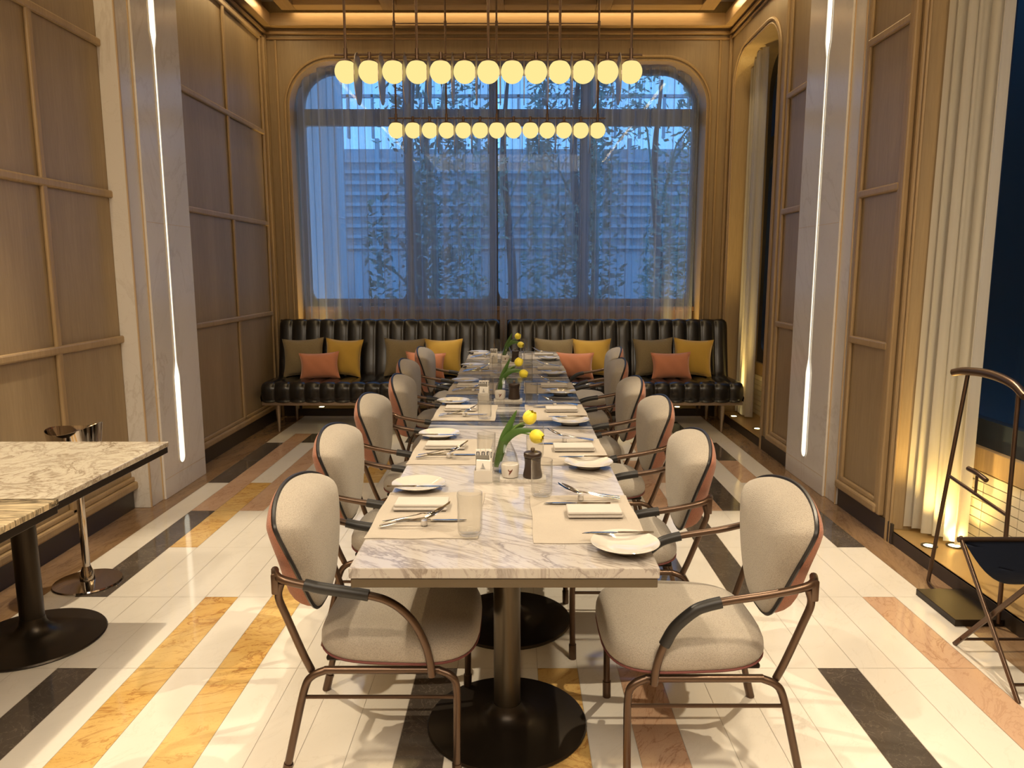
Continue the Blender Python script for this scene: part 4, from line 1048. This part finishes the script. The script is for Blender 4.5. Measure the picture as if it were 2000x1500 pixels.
# ------------------------------------------------------------------ chandeliers
def chandelier(x, y, zb, label):
    t = thing('globe_chandelier', label, 'chandelier', (x, y, zb), 0, 'linear globe chandeliers above the table')
    sp = 0.1185; top = 4.05-zb
    MB().tube([(-6*sp-0.055, 0, 0), (6*sp+0.055, 0, 0)], 0.0055, 8, smooth=False).build('bar', M_BRONZE, t, True)
    MB().tube([(-6*sp, 0, 0.63), (6*sp, 0, 0.63)], 0.004, 8, smooth=False).build('cross_bar', M_BRONZE, t, True)
    for k in (0, 3, 6, 9, 12):
        xx = (k-6)*sp
        MB().tube([(xx, 0, 0.0), (xx, 0, top)], 0.0065, 8, smooth=False).tube([(xx, 0, 0.615), (xx, 0, 0.645)], 0.011, 10, smooth=False).tube([(xx, 0, -0.005), (xx, 0, 0.03)], 0.010, 10, smooth=False).build('suspension_rod', M_BRONZE, t, True)
    for k in range(13):
        xx = (k-6)*sp; r = 0.0565
        prof = [(0.001, -2*r-0.024)]+[(r*math.sin(a), -r-0.024-r*math.cos(a)) for a in [PI*q/16 for q in range(1, 14)]]
        g_ = MB().lathe(prof, (xx, 0, 0), 32, capb=True, capt=True).build('globe', M_GLOBE, t, True, 80)
        rt = prof[-1][0]; zt = prof[-1][1]
        MB().lathe([(rt+0.002, zt-0.002), (rt+0.002, zt+0.003), (rt*0.8, zt+0.009), (0.010, zt+0.013), (0.009, 0.012), (0.001, 0.013)], (xx, 0, 0), 28, capb=False).build('cap', M_BRONZE, t, True)
    for k in range(12):
        xx = (k-5.5)*sp; m = MB(); lp = []
        for q in range(40):
            a = 2*PI*q/40; lp.append((0.098*math.cos(a), -0.115+0.124*math.sin(a)*(1.0)))
        plate(m, lp, [], 'X', xx-0.0018, xx+0.0018); m.build('disc', M_DISC, t)
    return t
chandelier(-0.143, 3.90, 2.56, 'nearer and larger-looking of the two bronze chandeliers with glowing globes')
chandelier(-0.143, 5.46, 2.56, 'farther and smaller-looking of the two bronze chandeliers with glowing globes')

# ------------------------------------------------------------------ ice bucket and stand
t = thing('bucket_stand', 'chrome bucket stand with a round foot by the left wall', 'stand', (-2.085, 3.42, 0))
MB().lathe([(0.150, 0.0), (0.153, 0.004), (0.150, 0.010), (0.06, 0.013), (0.034, 0.016), (0.030, 0.055), (0.022, 0.075), (0.019, 0.085)], n=48).build('foot', M_CHROME, t, True)
MB().lathe([(0.017, 0.08), (0.017, 0.53), (0.05, 0.545), (0.05, 0.552), (0.001, 0.552)], n=24).build('pole', M_CHROME, t, True)
t = thing('ice_bucket', 'polished steel ice bucket with a slanted rim behind the marble table', 'bucket', (-2.085, 3.42, 0.553))
m = MB(); rings = []
for (r, z, s) in ((0.085, 0.0, 0), (0.098, 0.06, 0), (0.110, 0.13, 0.5), (0.120, 0.215, 1), (0.118, 0.216, 1), (0.107, 0.13, 0.5), (0.094, 0.06, 0), (0.082, 0.006, 0)):
    rings.append([(r*math.cos(a)*1.0, r*math.sin(a), z+s*0.012*math.cos(a)+s*0.012*math.cos(2*a)) for a in [2*PI*k/48 for k in range(48)]])
m.loft(rings); m.build('body', M_CHROME, t, True, 60)

# ------------------------------------------------------------------ valet stand
t = thing('valet_stand', 'dark bronze valet stand on a square plate by the near side window', 'valet stand', (1.98, 3.12, 0))
MB().box(-0.115, 0.095, -0.15, 0.165, 0.0, 0.03, 0.002).build('base_plate', M_BASE, t)
A0, A1 = Vector((1.985-1.98, 3.40-3.12, 0.0)), Vector((2.06-1.98, 3.36-3.12, 1.035))
B0, B1 = Vector((2.04-1.98, 2.96-3.12, 0.0)), Vector((2.075-1.98, 3.03-3.12, 1.005))
MB().tube([A0+Vector((-0.02, -0.12, 0.008)), A0+Vector((0, -0.01, 0.008)), A0+Vector((0.0, 0, 0.02)), A1], 0.009, 10, smooth=False).build('post', M_BRONZE, t, True)
MB().tube([B0+Vector((0, 0.0, 0.02)), B1], 0.009, 10, smooth=False).build('post', M_BRONZE, t, True)
hb = MB().tube([(0.045, 0.30, 1.030), (0.07, 0.24, 1.045), (0.092, 0.10, 1.050), (0.098, -0.04, 1.030), (0.095, -0.13, 0.990)], [0.017, 0.019, 0.020, 0.019, 0.017], 14)
hb.build('hanger_bar', M_BRONZE, t, True)
ca = A0.lerp(A1, 0.53); cb_ = B0.lerp(B1, 0.48)
MB().tube([ca, cb_], 0.008, 8, smooth=False).build('cross_bar', M_BRONZE, t, True)
cm = ca.lerp(cb_, 0.48)
MB().tube([cm, cm+Vector((0, 0, 0.085))], 0.006, 8, smooth=False).tube([cm+Vector((-0.005, 0.06, 0.100)), cm+Vector((0, 0, 0.093)), cm+Vector((0.005, -0.06, 0.078))], 0.011, 10).build('tie_hook', M_BRONZE, t, True)
# ------------------------------------------------------------------ folding stool
t = thing('folding_stool', 'folding stool with a dark leather sling at the right frame edge', 'stool', (1.965, 2.61, 0), PI/2)
hx, hy = 0.20, 0.20
m = MB()
def sl(u, v):
    x = -hx+2*hx*u; y = -hy+2*hy*v; return (x, y, 0.445-0.075*math.sin(PI*u)*(1.0)+0.0*v)
m.grid(sl, 14, 6); r = bmesh.ops.solidify(m.bm, geom=m.bm.faces[:], thickness=0.004)
m.build('sling_seat', M_SLING, t, True, 60)
MB().tube([(-hx, -hy-0.02, 0.447), (-hx, hy+0.02, 0.447)], 0.011, 10, smooth=False).build('top_rail', M_BRONZE, t, True)
MB().tube([(hx, -hy-0.02, 0.447), (hx, hy+0.02, 0.447)], 0.011, 10, smooth=False).build('top_rail', M_BRONZE, t, True)
for yy in (-hy, hy):
    for s in (-1, 1):
        o = 0.008*s
        MB().box(-0.009, 0.009, -0.005, 0.005, -0.31, 0.31, 0.002, M=Matrix.Translation((0, yy+o, 0.228)) @ Matrix.Rotation(s*math.atan2(0.40, 0.44), 4, 'Y')).build('leg', M_BRONZE, t)
for s in (-1, 1): MB().tube([(s*0.165, -hy, 0.045), (s*0.165, hy, 0.045)], 0.006, 8, smooth=False).build('stretcher', M_BRONZE, t, True)
